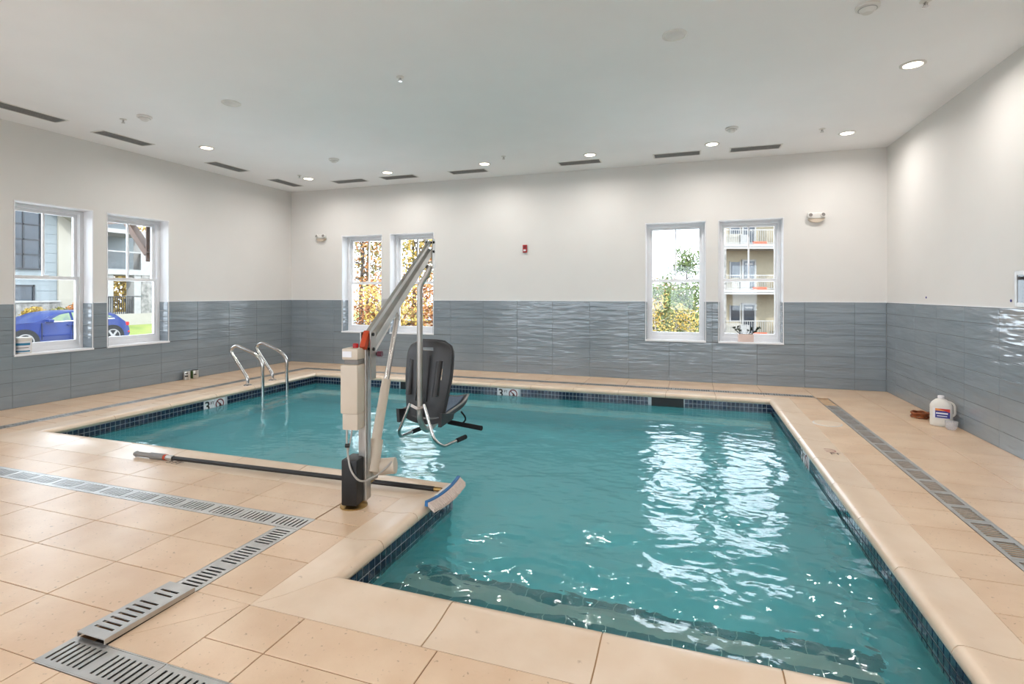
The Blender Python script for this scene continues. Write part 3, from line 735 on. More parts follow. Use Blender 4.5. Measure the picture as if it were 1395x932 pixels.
# ------------------------------------------------------------ grab rails
def grab_rail(y, label):
    t = thing('grab_rail', label, 'handrail', (-6.13, y, 0), group='stainless pool ladder rails')
    pth = fillet([(0,0,.001),(0,0,.10),(-.335,0,.50),(-.23,0,.585),(.12,0,.475),(.275,0,.36),(.275,0,-1.0)], .10, 6)
    G().tube(pth, .0235, 14).obj('rail', m_chrome, t, smooth=True)
    G().lathe([(.058,.0005),(.058,.006),(.034,.018),(.026,.02)], 22).obj('escutcheon', m_chrome, t, smooth=True)
grab_rail(6.02, 'nearer of the two bent steel ladder rails')
grab_rail(6.50, 'farther of the two bent steel ladder rails')
# ladder treads between them, under water
t = thing('pool_ladder_steps', 'pale ladder treads under water between the two rails', 'ladder steps', (-5.86, 6.26, -.5))
for k in range(3): G().box(-.05,.06,-.215,.215,.02-.27*k,.05-.27*k).obj('tread', m_white, t, bevel=.006)

# ------------------------------------------------------------ pool lift
LB = Vector((-2.016, 2.813, 0)); a_ = Vector((-.147,.989,0)).normalized(); b_ = Vector((.989,.147,0)).normalized(); Zv = Vector((0,0,1))
lift = thing('pool_lift', 'pool lift with grey mast, slanted arm and hanging charcoal chair', 'pool lift', LB)
LM = Matrix(((b_.x, a_.x, 0), (b_.y, a_.y, 0), (0, 0, 1))).to_4x4()       # local X = side, Y = along the arm
def lp(x, y, z): return LM @ Vector((x, y, z))
G().lathe([(.085,.0005),(.085,.010),(.06,.022),(.05,.03)], 24, c=tuple(lp(.0,.01,0))).obj('deck_anchor', m_brass, lift, smooth=True)
G().box(-.042,.062,-.075,.075,.03,.315,LM).obj('base_cover', m_black, lift, bevel=.012, smooth=True)
G().box(.026,.078,.020,.092,.03,1.005,LM).obj('mast', m_alu, lift, bevel=.006)
G().box(.080,.084,.035,.077,.20,.985,LM).obj('mast_rail', m_steel, lift)
bb = G().box(-.044,.072,-.085,.022,.60,.905,LM).obj('battery_box', m_cream, lift, bevel=.014, smooth=True)
G().box(-.034,.068,-.075,.020,.50,.602,LM).obj('battery_base', m_cream, bb, bevel=.008, smooth=True)
G().box(-.026,.066,-.065,.020,.905,.935,LM).obj('battery_neck', m_grey, bb, bevel=.004)
cb = G().box(-.036,.070,-.078,.050,.935,1.005,LM).obj('control_box', m_cream, lift, bevel=.008, smooth=True)
G().box(-.03,.03,-.081,-.077,.952,.988,LM).obj('control_label', m_lwhite, cb)
G().lathe([(.018,0),(.018,.026),(.012,.03)], 14, c=tuple(lp(.028,-.02,1.004))).obj('stop_button', m_red, cb, smooth=True)
# pivot head, arms
def arm(x, y0, z0, y1, z1, wx, wz): return G().bar(lp(x,y0,z0), lp(x,y1,z1), wx, wz)
arm(.074,.055,.99,1.235,1.705,.052,.058).obj('arm', m_alu, lift, bevel=.006)
arm(.074,.045,1.085,1.235,1.785,.030,.030).obj('upper_arm', m_alu, lift, bevel=.004)
arm(.085,.10,.955,.36,1.125,.012,.022).obj('lower_link', m_white, lift)
for x in (.041, .107):
    arm(x,.06,.80,.055,1.10,.008,.055).obj('pivot_plate', m_alu, lift)
    arm(x,1.235,1.66,1.252,1.815,.008,.05).obj('end_plate', m_alu, lift)
for y, z in ((.055,.99),(.048,1.085),(1.235,1.705),(1.235,1.785),(.10,.955)):
    G().tube([lp(.030,y,z), lp(.118,y,z)], .011, 10).obj('pivot_bolt', m_black, lift)
G().bar(lp(.072,-.01,1.0), lp(.072,.055,1.10), .038, .045).obj('lock_lever', m_orange, lift, bevel=.008, smooth=True)
G().lathe([(.018,0),(.018,.03)], 12, M=Matrix.Translation(lp(.12,.10,.955)) @ LM @ Matrix.Rotation(PI/2,4,'Y')).obj('knob', mat('plum_knob',(96,44,60),rough=.4), lift, smooth=True)
# actuator
A0, A1 = lp(.075,.155,.33), lp(.085,.50,1.17); dA = (A1-A0); 
G().tube([A0, A0+dA*.50], [.033,.031], 16).obj('actuator_tube', m_cream, lift, smooth=True)
G().tube([A0+dA*.45, A1], .0185, 12).obj('actuator_rod', m_chrome, lift, smooth=True)
G().tube([A1-lp(.02,0,0), A1+lp(.02,0,0)], .02, 12).obj('rod_eye', m_steel, lift, smooth=True)
arm(.085,.50,1.16,.50,1.25,.03,.03).obj('rod_bracket', m_alu, lift)
gm = G().tube([A0+dA*.06, A0-dA.normalized()*.15], [.046,.050], 16).obj('gear_motor', m_cream, lift, smooth=True)
G().tube([lp(.06,.155,.20), lp(.21,.175,.215)], [.055,.052], 18).obj('motor_cap', m_cream, gm, smooth=True)
G().bar(lp(.046,.08,.16), lp(.075,.16,.16), .05, .05).obj('motor_bracket', m_alu, lift)
G().tube([lp(.06,.10,.12), lp(.06,.16,.12)], .012, 10).obj('drain_valve', m_brass, lift)
# cables
G().tube(fillet([lp(-.01,-.06,.51), lp(-.004,-.075,.42), lp(.0,-.065,.34), lp(.03,-.095,.26), lp(.08,-.06,.17), lp(.16,.06,.20), lp(.20,.14,.25)], .06), .006, 8).obj('cable', m_cable, lift, smooth=True)
G().tube(fillet([lp(.02,-.05,.51), lp(.015,-.06,.44), lp(.0,-.062,.38), lp(-.01,-.05,.31)], .05), .005, 8).obj('cable', m_cable, lift, smooth=True)
G().tube([lp(-.012,-.075,.405), lp(.012,-.070,.405)], .013, 10).obj('cable_clip', m_black, lift)
# hanging chair
Q = Vector((-2.212, 4.035, 0)) - LB; f_ = Vector((.11,.994,0)).normalized(); g_ = Vector((.994,-.11,0)).normalized(); CO = -.035
def cp(x, y, z): return Q + g_*x + f_*y + Zv*z
G().tube(fillet([lp(.074,1.262,1.585), cp(.05,.03,1.50), cp(0,0,1.42), cp(0,0,.235), cp(.0,.10,.125), cp(.0,.32,.20)], .10, 6), .0255, 14).obj('chair_pole', m_alu, lift, smooth=True)
arm(.041,1.23,1.70,1.25,1.565,.008,.05).obj('hanger_plate', m_alu, lift)
arm(.107,1.23,1.70,1.25,1.565,.008,.05).obj('hanger_plate', m_alu, lift)
chair = bpy.data.objects.new('chair_shell', None)
# back shell: local height h 0..1
def bw(h):
    t_ = max(0, (h-.74)/.26)
    return .238*(.56+.44*math.sqrt(max(0, 1-t_**2.4)))*(1-.22*(max(0,.55-h)/.55)**1.2)
def bpos(u, v):
    s = (u-.5)*2; h = v; z = .27+.655*h; w_ = bw(h); y = .075+.10*h-.035*(1-s*s)+.035*abs(s)**3
    z -= .012*max(0, h-.8)/.2*abs(s)**4
    return cp(CO+s*w_, y, z)
skip = {(i, j) for i in (2,) for j in range(11, 17)} | {(i, j) for i in (13,) for j in range(11, 17)} | {(i, 20) for i in range(5, 11)}
back = G().shell(16, 23, bpos, lambda u, v: f_, .042, skip).obj('chair_back', m_char, lift, smooth=True)
for s in (-.055, .055): G().bar(cp(CO+s,.055,.40), cp(CO+s,.12,.80), .020, .022, up=f_).obj('back_rib', m_char, back, bevel=.005)
for s in (-1, 1):
    G().shell(6, 12, lambda u, v, s=s: cp(CO+s*(.115+.05*u), .062+.075*v-.02*math.sin(PI*u), .45+.30*v), lambda u, v: f_, .03).obj('back_boss', m_char, back, smooth=True)
# outlined pale rim of the back
rim = [bpos(0, k/14) for k in range(15)]+[bpos(k/10, 1) for k in range(1, 10)]+[bpos(1, 1-k/14) for k in range(15)]
G().tube([p+f_*.03 for p in rim], .012, 8).obj('edge_bead', m_char, back, smooth=True)
# seat pan
def spos(u, v):
    s = (u-.5)*2; w_ = .225*(1-.16*max(0,(v-.6)/.4)**2)
    return cp(CO+s*w_, .10+.46*v, .235+.10*v+.045*max(0, v-.6)+.055*abs(s)**2.4*(1-.45*v))
seat = G().shell(14, 12, spos, lambda u, v: Vector((0,0,-1)), .045).obj('chair_seat', m_char, lift, smooth=True)
def ppos(u, v):
    p = spos(.10+.80*u, .16+.78*v); return p+Zv*.003
G().shell(12, 12, ppos, lambda u, v: Zv, .014).obj('seat_pad', m_seatpad, seat, smooth=True)
for s in (-1, 1):
    G().shell(6, 4, lambda u, v, s=s: cp(CO+s*(.20+.012*v), .03+.20*u, .20+.03*u+.12*v*(1-.6*u)), lambda u, v, s=s: g_*s, .03).obj('side_wing', m_char, seat, smooth=True)
G().tube([spos(0, k/10)+Zv*.004-g_*.006 for k in range(11)]+[spos(k/10, 1)+Zv*.004 for k in range(11)]+[spos(1, 1-k/10)+Zv*.004+g_*.006 for k in range(11)], .010, 8).obj('edge_bead', m_grey, seat, smooth=True)
# swivelling tube arms at the pole
G().bar(cp(-.07,-.035,.385), cp(.0,-.025,.355), .018, .026).bar(cp(.0,-.025,.355), cp(.075,-.035,.385), .018, .026).obj('arm_bracket', m_chrome, lift)
ra = G().tube(fillet([cp(.07,-.04,.40), cp(.20,-.08,.12), cp(.25,-.02,.055), cp(.27,.30,.06)], .09, 6), .0135, 12).obj('side_arm', m_chrome, lift, smooth=True)
G().tube([cp(.266,.18,.060), cp(.272,.315,.060)], .020, 12).obj('grip', m_rubber, ra, smooth=True)
la = G().tube(fillet([cp(-.07,-.04,.40), cp(-.17,-.07,.15), cp(-.17,-.05,.10), cp(-.17,.28,.10)], .05, 6), .0135, 12).obj('side_arm', m_chrome, lift, smooth=True)
G().tube([cp(-.17,.13,.10), cp(-.17,.30,.10)], .019, 12).obj('grip', m_rubber, la, smooth=True)
G().tube([cp(.0,.30,.195), cp(.03,.42,.145)], .014, 10).obj('footrest_stem', m_chrome, lift, smooth=True)
G().tube([cp(-.05,.44,.145), cp(.03,.42,.145)], .0145, 12).obj('footrest_bar', m_chrome, lift, smooth=True)
G().tube([cp(.03,.42,.145), cp(.40,.38,.135)], .022, 12).obj('footrest_grip', m_rubber, lift, smooth=True)
G().tube(fillet([cp(.20,.36,.27), cp(.235,.40,.20), cp(.17,.42,.135), cp(.08,.42,.13)], .06, 6), .008, 8).obj('lap_belt', m_black, lift, smooth=True)
for o in list(bpy.data.objects):
    if o.name == 'chair_shell': bpy.data.objects.remove(o)

# ------------------------------------------------------------ brush on a telescopic pole
PA, PB = Vector((-4.33, 3.090, .026)), Vector((-1.63, 3.172, .030)); dP = (PB-PA); Lp = dP.length; uP = dP/Lp
br = thing('pool_brush', 'blue-backed pool brush on a long black pole lying across the deck', 'brush', (PA.x, PA.y, 0))
O = Vector((PA.x, PA.y, 0))
G().tube([PA-O+uP*.26, PB-O], .0165, 12).obj('pole', m_black, br, smooth=True)
G().tube([PA-O+uP*.0, PA-O+uP*.02, PA-O+uP*.03, PA-O+uP*.17, PA-O+uP*.175, PA-O+uP*.32], [.017,.024,.020,.020,.025,.025], 14).obj('handle_grip', m_grey, br, smooth=True)
G().tube([PA-O+uP*.32, PA-O+uP*.345], .0235, 14).obj('clamp_band', m_orange, br, smooth=True)
G().tube([PA-O+uP*.345, PA-O+uP*.41], .021, 14).obj('cam_lock', m_alu, br, smooth=True)
G().tube([PB-O, PB-O+uP*.055], .014, 10).obj('socket', m_brass, br, smooth=True)
def bx(s): return -1.545-.012*abs(s*2)**2.2      # backing line, ends curl towards the pool
ys = [k/20-.5 for k in range(21)]
back = G(); 
for k in range(20):
    s0, s1 = ys[k], ys[k+1]
    back.bar(Vector((bx(s0), 3.165+.485*s0, 0.018+.016*abs(2*s0)**2.2))-O, Vector((bx(s1), 3.165+.485*s1, 0.018+.016*abs(2*s1)**2.2))-O, .022, .034)
back.obj('backing', m_blue, br)
gb = G()
for k in range(46):
    s = (k+.5)/46-.5; zz = 0.018+.016*abs(2*s)**2.2; x0 = bx(s)+.006; y = 3.165+.485*s
    for r in (0, 1, 2): gb.bar(Vector((x0, y, zz+.008-.009*r))-O, Vector((x0+.045+.004*rnd.random(), y+.003*(rnd.random()-.5), zz-.030-.009*r))-O, .0075, .007)
o = gb.obj('bristles', m_bristle, br); o['kind'] = 'stuff'
G().bar(Vector((-1.562, 3.06, .030))-O, Vector((-1.562, 3.28, .030))-O, .016, .020).obj('head_bracket', m_white, br, bevel=.003)

# ------------------------------------------------------------ small things on the deck and the sills
t = thing('bleach_jug', 'white plastic jug with navy and red label by the right wall', 'jug', (2.425, 6.47, .001), math.radians(-18))
body = G()
def sq(r, z, n=32, p=3.2, dx=1.0, dy=.80):
    out = []
    for j in range(n):
        a = 2*PI*j/n; c, s = math.cos(a), math.sin(a); k = (abs(c)**p+abs(s)**p)**(-1/p); out.append((r*k*c*dx, r*k*s*dy, z))
    return out
rings = [sq(.085,0),sq(.092,.008),sq(.093,.03),sq(.091,.05),sq(.091,.185),sq(.090,.205),sq(.076,.235,p=2.6),sq(.046,.265,p=2.2),sq(.024,.275,p=2,dy=1),sq(.022,.283,p=2,dy=1)]
nn = 32; body.add([v for r in rings for v in r], [(i*nn+j, i*nn+(j+1) % nn, (i+1)*nn+(j+1) % nn, (i+1)*nn+j) for i in range(len(rings)-1) for j in range(nn)]+[tuple(reversed(range(nn))), tuple((len(rings)-1)*nn+j for j in range(nn))])
body.obj('body', m_jug, t, smooth=True)
G().lathe([(.027,.278),(.028,.300),(.022,.304)], 20).obj('cap', m_lwhite, t, smooth=True)
G().tube(fillet([(.055,.01,.245),(.105,.01,.225),(.108,.01,.12),(.085,.01,.10)], .04), .012, 10).obj('handle', m_jug, t, smooth=True)
lb = G().box(-.068,.068,-.0775,-.0715,.085,.185).obj('label', m_lwhite, t, bevel=.002)
G().box(-.050,.066,-.0785,-.0774,.089,.160).obj('label_panel', m_lblue, lb)
G().prism([(-.050,.160),(.066,.160),(.066,.183),(-.050,.183)], -.0785, -.0774, lambda p, q: (p[0], q, p[1])).obj('label_band', m_lyel, lb)
G().prism([(-.030,.183),(.066,.183),(.066,.148)], -.0790, -.0786, lambda p, q: (p[0], q, p[1])).obj('label_swoosh', m_lred, lb)
G().box(-.044,.050,-.0790,-.0786,.128,.142).obj('label_stripe', m_lwhite, lb)
G().box(-.036,.044,-.0790,-.0786,.104,.112).obj('label_stripe', m_lwhite, lb)
tag(G().lathe([(.030,.001),(.042,.012),(.050,.05),(.052,.085),(.049,.085),(.046,.05),(.038,.016),(.028,.006)], 24, c=(2.44,6.285,0)).obj('plastic_cup', m_cup, smooth=True), 'clear plastic cup on the deck in front of the white jug', 'cup')
g = G()
for k, (r, z) in enumerate(((.075,.013),(.070,.034),(.078,.052))):
    g.tube([(r*math.cos(2*PI*j/28), r*math.sin(2*PI*j/28), z+.004*math.sin(j*1.3+k)) for j in range(29)], .011, 8)
o = tag(g.obj('tubing_coil', m_copper, smooth=True), 'copper brown coil of tubing on the deck beside the jug', 'coil'); o.location = (2.36, 6.80, 0)
t = thing('skimmer_lid', 'round cream skimmer lid set into the right deck', 'lid', (1.345, 6.18, .0004))
G().lathe([(.135,0),(.135,.003),(.130,.004)], 36).obj('ring', m_white, t, smooth=True)
G().lathe([(.122,.0035),(.122,.006),(.115,.007)], 36).obj('disc', m_cope, t, smooth=True)
t = thing('tin', 'silver tin with black print on the deck at the left wall', 'tin', (-7.425, 6.10, .001), group='two small tins by the left wall')
G().lathe([(.050,0),(.052,.004),(.052,.132),(.050,.136)], 24).obj('body', m_tin, t, smooth=True)
G().lathe([(.0528,.020),(.0528,.030)], 24).obj('rib', m_tin, t, smooth=True)
Mq = Matrix.Rotation(math.radians(-42), 4, 'Z')
G().box(.050,.0545,-.022,.022,.055,.075,Mq).obj('print_band', m_ink, t)
G().box(.050,.0545,-.018,.018,.095,.112,Mq).obj('print_band', m_ink, t)
G().box(.050,.0540,-.004,.004,.01,.12,Matrix.Rotation(math.radians(-100),4,'Z')).obj('seam', m_ink, t)
t = thing('tin', 'green and silver tin right of the silver one', 'tin', (-7.425, 6.245, .001), group='two small tins by the left wall')
G().lathe([(.048,0),(.050,.004),(.050,.128),(.048,.132)], 24).obj('body', m_tin, t, smooth=True)
G().lathe([(.046,.130),(.046,.137)], 24).obj('lid', m_ink, t)
G().box(.046,.0522,-.03,.012,.01,.125,Matrix.Rotation(math.radians(-85),4,'Z')).obj('print_panel', m_green, t)
G().box(.046,.0528,-.018,.018,.062,.078,Matrix.Rotation(math.radians(-38),4,'Z')).obj('print_band', m_ink, t)
t = thing('plastic_tub', 'white plastic tub with blue label on the left window sill', 'tub', (XL-.075, 4.062, WZ0+.013))
G().lathe([(.075,0),(.080,.004),(.084,.17),(.081,.172)], 28).obj('body', m_jug, t, smooth=True)
G().lathe([(.088,.165),(.089,.182),(.083,.192)], 28).obj('lid', m_white, t, smooth=True)
def arc_band(z0, z1, r0, r1, a0, a1, m):
    nn = 14; vs = []
    for j in range(nn+1):
        a = a0+(a1-a0)*j/nn
        for r, z in ((r0, z0), (r1, z1)): vs.append((r*math.cos(a), r*math.sin(a), z))
    return G().add(vs, [(2*j, 2*j+2, 2*j+3, 2*j+1) for j in range(nn)]).obj('label_print', m, t, recalc=False)
A0_, A1_ = math.radians(-85), math.radians(35)
arc_band(.015,.145,.0822,.0850,A0_,A1_,m_lwhite); arc_band(.100,.128,.0845,.0852,A0_+.15,A1_-.2,m_teal); arc_band(.022,.038,.0828,.0836,A0_+.15,A1_-.2,m_teal); arc_band(.068,.076,.0838,.0842,A0_+.3,A1_-.4,m_grey)
t = thing('window_planter', 'pale pink planter with dark leaves on the right window sill', 'planter', (.785, YB+.055, WZ0+.013))
G().box(-.105,.105,-.05,.05,0,.115).obj('box', m_pink, t, bevel=.006)
G().box(-.095,.095,-.042,.042,.112,.118).obj('soil', m_soil, t)
for k in range(22):
    x = -.18+.40*rnd.random(); y = -.03+.06*rnd.random(); z = .14+.09*rnd.random(); bx_ = max(-.08, min(.08, x*.6))
    if abs(x+.02) < .045: continue
    g = G(); g.tube([(bx_,y*.5,.115), ((x+bx_)/2,y,.15), (x,y,z)], .003, 5)
    a = rnd.random()*6.28; d1 = Vector((math.cos(a)*.026, .006, math.sin(a)*.020)); d2 = Vector((-math.sin(a)*.013, .010, math.cos(a)*.013)); c = Vector((x,y,z))
    g.add([c-d1, c-d1*.3+d2, c+d1*.5+d2*.8, c+d1, c+d1*.5-d2*.8, c-d1*.3-d2], [(0,1,2,3,4,5)])
    g.obj('leaf', m_lgreen, t, recalc=False)

# ------------------------------------------------------------ outside
m_lawn = mat('lawn', (86,101,36), (108,115,50), 1.2, .9, detail=8, coord='World')
m_leafy = mat('leaf_litter_ground', (108,79,43), (79,62,36), 1.5, .95, detail=8, coord='World')
m_asph = mat('asphalt', (86,85,84), rough=.9)
m_siding = mat('blue_grey_siding', (108,115,118), (105,112,115), 3, .7)
m_cream2 = mat('cream_stucco', (140,136,126), (136,132,122), 3, .8)
m_beige = mat('beige_balcony_wall', (141,131,110), rough=.8)
m_wtrim = mat('white_house_trim', (138,137,135), rough=.6)
m_hglass = mat('dark_house_glass', (32,41,50), (26,34,43), 2, .12)
m_hframe = mat('dark_window_frame', (32,34,39), rough=.5)
m_stone = mat('mixed_stone_veneer', (127,124,120), (86,85,82), 5, .8, bump=.02, bscale=6, detail=6)
m_bark = mat('tree_bark', (67,55,45), (50,41,34), 8, .9)
m_birch = mat('birch_bark', (154,147,135), (115,106,95), 7, .8)
m_timber = mat('brown_timber', (81,56,41), (69,48,34), 8, .6, stretch=(1,1,3))
m_paintblue = mat('metallic_blue_car_paint', (8,36,96), (7,32,88), 3, .35, .1, coat=.35)
m_tyre = mat('tyre_rubber', (22,22,23), rough=.8)
m_carglass = mat('car_glass', (50,65,67), (86,101,65), 3, .08)
m_roof = mat('grey_roof', (86,85,84), rough=.9)
L_OR = leaf_mat('orange_autumn_leaves', [(66,36,16),(121,66,28),(147,96,44),(83,66,30)])
L_YE = leaf_mat('yellow_autumn_leaves', [(89,71,19),(142,113,33),(154,132,64),(76,77,28)])
L_GR = leaf_mat('green_leaves', [(28,43,18),(58,77,32),(83,96,41),(41,55,21)])
L_MIX = leaf_mat('mixed_autumn_leaves', [(48,58,23),(121,103,39),(142,83,34),(66,55,28)])
L_OL = leaf_mat('olive_leaves', [(48,53,23),(83,84,37),(115,110,53),(62,58,28)])

# ground
g = G(); nx, ny = 40, 36
def gz(x, y):
    t_ = min(1, max(0, (y-10)/14)); t_ = t_*t_*(3-2*t_); u_ = min(1, max(0, (-x-10)/10))
    return -.66-.95*t_*(1-u_*.92)
gx_ = [-70+110*i/nx for i in range(nx+1)]; gy_ = [-30+110*j/ny for j in range(ny+1)]
g.add([(x, y, gz(x, y)-(0 if not (XL-1 < x < XR+1 and YR-1 < y < YB+1) else 1.2)) for x in gx_ for y in gy_], [(i*(ny+1)+j, (i+1)*(ny+1)+j, (i+1)*(ny+1)+j+1, i*(ny+1)+j+1) for i in range(nx) for j in range(ny)])
tag(g.obj('ground', m_leafy, recalc=False), 'leaf strewn ground outside the windows', 'ground', kind='structure')
tag(G().box(-23.2,-18.6,-20,40,-.70,-.645).obj('driveway', m_asph), 'grey driveway under the blue car', 'driveway', kind='structure')
lw = G(); lw.add([(-23.2,4,-.62),(-23.2,40,-.62),(-25.6,40,-.2),(-25.6,4,-.2),(-28,40,-.2),(-28,4,-.2)], [(0,1,2,3),(3,2,4,5)])
tag(lw.obj('lawn', m_lawn, recalc=False), 'bright green lawn behind the car', 'lawn', kind='structure')

tag(G().box(-14,10,-16,-3.4,-.72,-.60).obj('bounce_slab', mat('pale_bounce_slab', (240,239,237), rough=.9)), 'added unseen pale slab bouncing daylight in through the rear windows', 'bounce_slab', kind='structure')  # unseen slab added as a reflector, throws daylight onto the ceiling
m_bounce = mat('pale_bounce_surface', (240,239,237), rough=.9)  # very pale so the added strips reflect daylight upward
for i_, q in enumerate(((-14,XL-.31,-3.4,14.0), (XL-.31,8,8.8,14.0))): tag(G().box(*q,-.72,-.62).obj('bounce_strip', m_bounce), ('added unseen pale strip bouncing daylight up outside the left wall','added unseen pale strip bouncing daylight up outside the far wall')[i_], 'bounce_strip', kind='structure')  # unseen strips added below the sills to brighten the ceiling by bounce
# blue car, front towards -Y
car = thing('car', 'blue SUV parked outside the left windows', 'car', (-21.9, 12.7, -.645))
CB = Vector((-21.9, 12.7, -.645)); cw = .92
prof = [(-2.30,.36),(-2.34,.55),(-2.28,.80),(-2.10,.92),(-1.35,1.00),(-1.06,1.01),(-.42,1.30),(.05,1.37),(.70,1.38),(1.35,1.29),(1.62,1.21),(1.80,.98),(2.04,.84),(2.12,.62),(2.14,.42),(2.05,.28),(-2.20,.24)]
def cside(s):
    def f(p, t):
        zz = p[1]; inset = 0 if zz < .95 else (zz-.95)*.46
        edge = .07 if abs(p[0]) > 2.0 else 0
        return (s*(t-inset*(1 if t > .4 else .0)-edge*(t > .4)), p[0], zz)
    return f
g = G(); nP = len(prof); cols_ = [-1, -.86, 0, .86, 1]; vs = []
for c in cols_:
    for y, z in prof:
        inset = 0 if z < .95 else (z-.95)*.50
        ed = .10 if abs(y) > 2.0 else 0
        half = cw-inset-ed
        if abs(c) == 1: vs.append((math.copysign(half, c), y, z-(.03 if z > 1.2 else 0)))
        else: vs.append((c*(half), y, z))
fs = []
for i in range(len(cols_)-1):
    for j in range(nP): fs.append((i*nP+j, i*nP+(j+1) % nP, (i+1)*nP+(j+1) % nP, (i+1)*nP+j))
fs += [tuple(range(nP)), tuple(reversed(range((len(cols_)-1)*nP, len(cols_)*nP)))]
g.add(vs, fs); body = g.obj('body', m_paintblue, car, smooth=True)
sx = lambda z: cw-(z-.95)*.50 if z > .95 else cw
def sidepoly(name, pts, m, off=.008, par=car):
    for s in (1,):
        g = G(); k = len(pts); out = [(s*(sx(z)+off), y, z) for y, z in pts]; inn = [(s*(sx(z)-.02), y, z) for y, z in pts]
        g.add(out+inn, [tuple(range(k))]+[(i+k, (i+1) % k+k, (i+1) % k, i) for i in range(k)]); o = g.obj(name, m, par)
    return o
sidepoly('front_side_window', [(-.72,1.02),(-.30,1.24),(.02,1.30),(.02,1.02)], m_carglass)
sidepoly('rear_side_window', [(.10,1.02),(.10,1.31),(.78,1.31),(.86,1.02)], m_carglass)
sidepoly('quarter_window', [(.98,1.04),(.92,1.28),(1.20,1.24),(1.48,1.10)], m_carglass)
sidepoly('window_trim', [(-.80,.99),(-.80,1.015),(1.50,1.055),(1.52,1.03)], m_chrome, .012)
sidepoly('sill_trim', [(-1.05,.30),(-1.05,.34),(1.05,.34),(1.05,.30)], m_wtrim, .012)
sidepoly('door_seam', [(.055,.36),(.055,1.0),(.070,1.0),(.070,.36)], m_tyre, .003)
sidepoly('door_seam', [(-.90,.40),(-.90,.98),(-.885,.98),(-.885,.40)], m_tyre, .003)
sidepoly('door_crease', [(-.85,.52),(-.85,.55),(1.0,.55),(1.0,.52)], m_paintblue, .02)
for y in (-.12, .82): sidepoly('door_handle', [(y,.86),(y,.89),(y+.16,.89),(y+.16,.86)], m_paintblue, .025)
G().box(cw-.10,cw+.16,-.78,-.62,1.0,1.10).obj('wing_mirror', m_paintblue, car, bevel=.02)
G().box(cw-.30,cw-.06,1.92,2.09,.74,.88).obj('tail_light', m_red, car, bevel=.02)
G().box(cw-.34,cw-.085,2.06,2.125,.46,.53).obj('bumper_lamp', m_red, car, bevel=.008)
G().box(cw-.34,cw-.085,2.05,2.135,.30,.34).obj('bumper_trim', m_wtrim, car, bevel=.008)
G().bar((-.5,1.62,1.24),(.5,1.62,1.24),.10,.03).obj('spoiler', m_paintblue, car)
for y in (-1.39, 1.42):
    for s in (-1, 1):
        Mw = Matrix.Translation((s*(cw-.12), y, .36)) @ Matrix.Rotation(PI/2*s, 4, 'Y')
        G().lathe([(.43,-.02),(.43,.127)], 30, M=Mw).obj('wheel_arch', m_tyre, car)
        wl = G().lathe([(.25,-.10),(.345,-.10),(.36,-.07),(.36,.10),(.345,.132),(.26,.136)], 30, M=Mw).obj('wheel', m_tyre, car, smooth=True)
        G().lathe([(.27,.125),(.27,.139),(.24,.139),(.23,.12)], 30, M=Mw).obj('rim', m_wtrim, wl, smooth=True)
        sp = G()
        for k in range(5):
            a = 2*PI*k/5; sp.bar(Mw @ Vector((.03*math.cos(a),.03*math.sin(a),.130)), Mw @ Vector((.245*math.cos(a),.245*math.sin(a),.130)), .075, .018, up=Mw.to_3x3() @ Vector((0,0,1)))
        sp.lathe([(.07,.12),(.06,.142)], 16, M=Mw); sp.obj('spokes', m_wtrim, wl)

# houses on the left
def hwin(par, x, y0, y1, z0, z1, nv=2, nh=2, m=None):
    f = G().box(x,x+.06,y0,y0+.07,z0,z1).box(x,x+.06,y1-.07,y1,z0,z1).box(x,x+.06,y0,y1,z1-.07,z1).box(x,x+.06,y0,y1,z0,z0+.07)
    for k in range(1, nv): f.box(x,x+.05,y0+(y1-y0)*k/nv-.03,y0+(y1-y0)*k/nv+.03,z0,z1)
    for k in range(1, nh): f.box(x,x+.05,y0,y1,z0+(z1-z0)*k/nh-.03,z0+(z1-z0)*k/nh+.03)
    o = f.obj('window', m or m_hframe, par); G().box(x-.02,x+.02,y0+.03,y1-.03,z0+.03,z1-.03).obj('pane', m_hglass, o); return o
h = thing('house', 'blue-grey sided house behind the car in the left window', 'house', (-29, 12, -.3))
HB = Vector((29, -12, .3)); T0 = Matrix.Translation(HB)
def hb(name, m, par, x0,x1,y0,y1,z0,z1): return G().box(x0+29,x1+29,y0-12,y1-12,z0+.3,z1+.3).obj(name, m, par)
hb('wall', m_siding, h, -33,-27,6,15.77,-.6,6.5)
for k in range(13): hb('siding_course', m_siding, h, -27,-26.985,6,15.75,1.05+.42*k,1.05+.42*k+.40)
hb('stone_base', m_stone, h, -27,-26.85,6,15.8,-.6,.96); hb('base_cap', m_wtrim, h, -27,-26.80,6,15.8,.96,1.04)
hb('corner_wall', m_cream2, h, -33,-26.9,15.77,16.62,-.3,6.2)
o = hwin(h, 2.02, 2.05-.9, 3.13, 2.68, 5.27, 3, 4); o2 = hwin(h, 2.02, 2.05-.9, 2.88, .98, 2.02, 2, 1)
g = G(); g.prism([(15.2,5.2),(16.6,5.2),(16.6,4.45)], -33, -26.0, lambda p, q: (q+29, p[0]-12, p[1]+.3)); g.obj('gable', m_cream2, h)
hb('roof', m_roof, h, -33.4,-26.2,5.6,16.62,6.5,6.8)
h2 = thing('porch_house', 'pale house with balcony slab and stone porch pillar in the left window', 'house', (-29, 18, -.3))
def pb(name, m, x0,x1,y0,y1,z0,z1): return G().box(x0+29,x1+29,y0-18,y1-18,z0+.3,z1+.3).obj(name, m, h2)
pb('wall', m_siding, -34,-28.6,16.66,17.75,-.6,6.2); pb('upper_wall', m_siding, -34,-28.2,17.75,20.2,2.5,6.2)
pb('balcony_slab', m_wtrim, -28.7,-26.0,16.7,19.7,2.26,2.52); pb('upper_slab', m_wtrim, -28.7,-26.2,16.7,19.7,4.28,4.48)
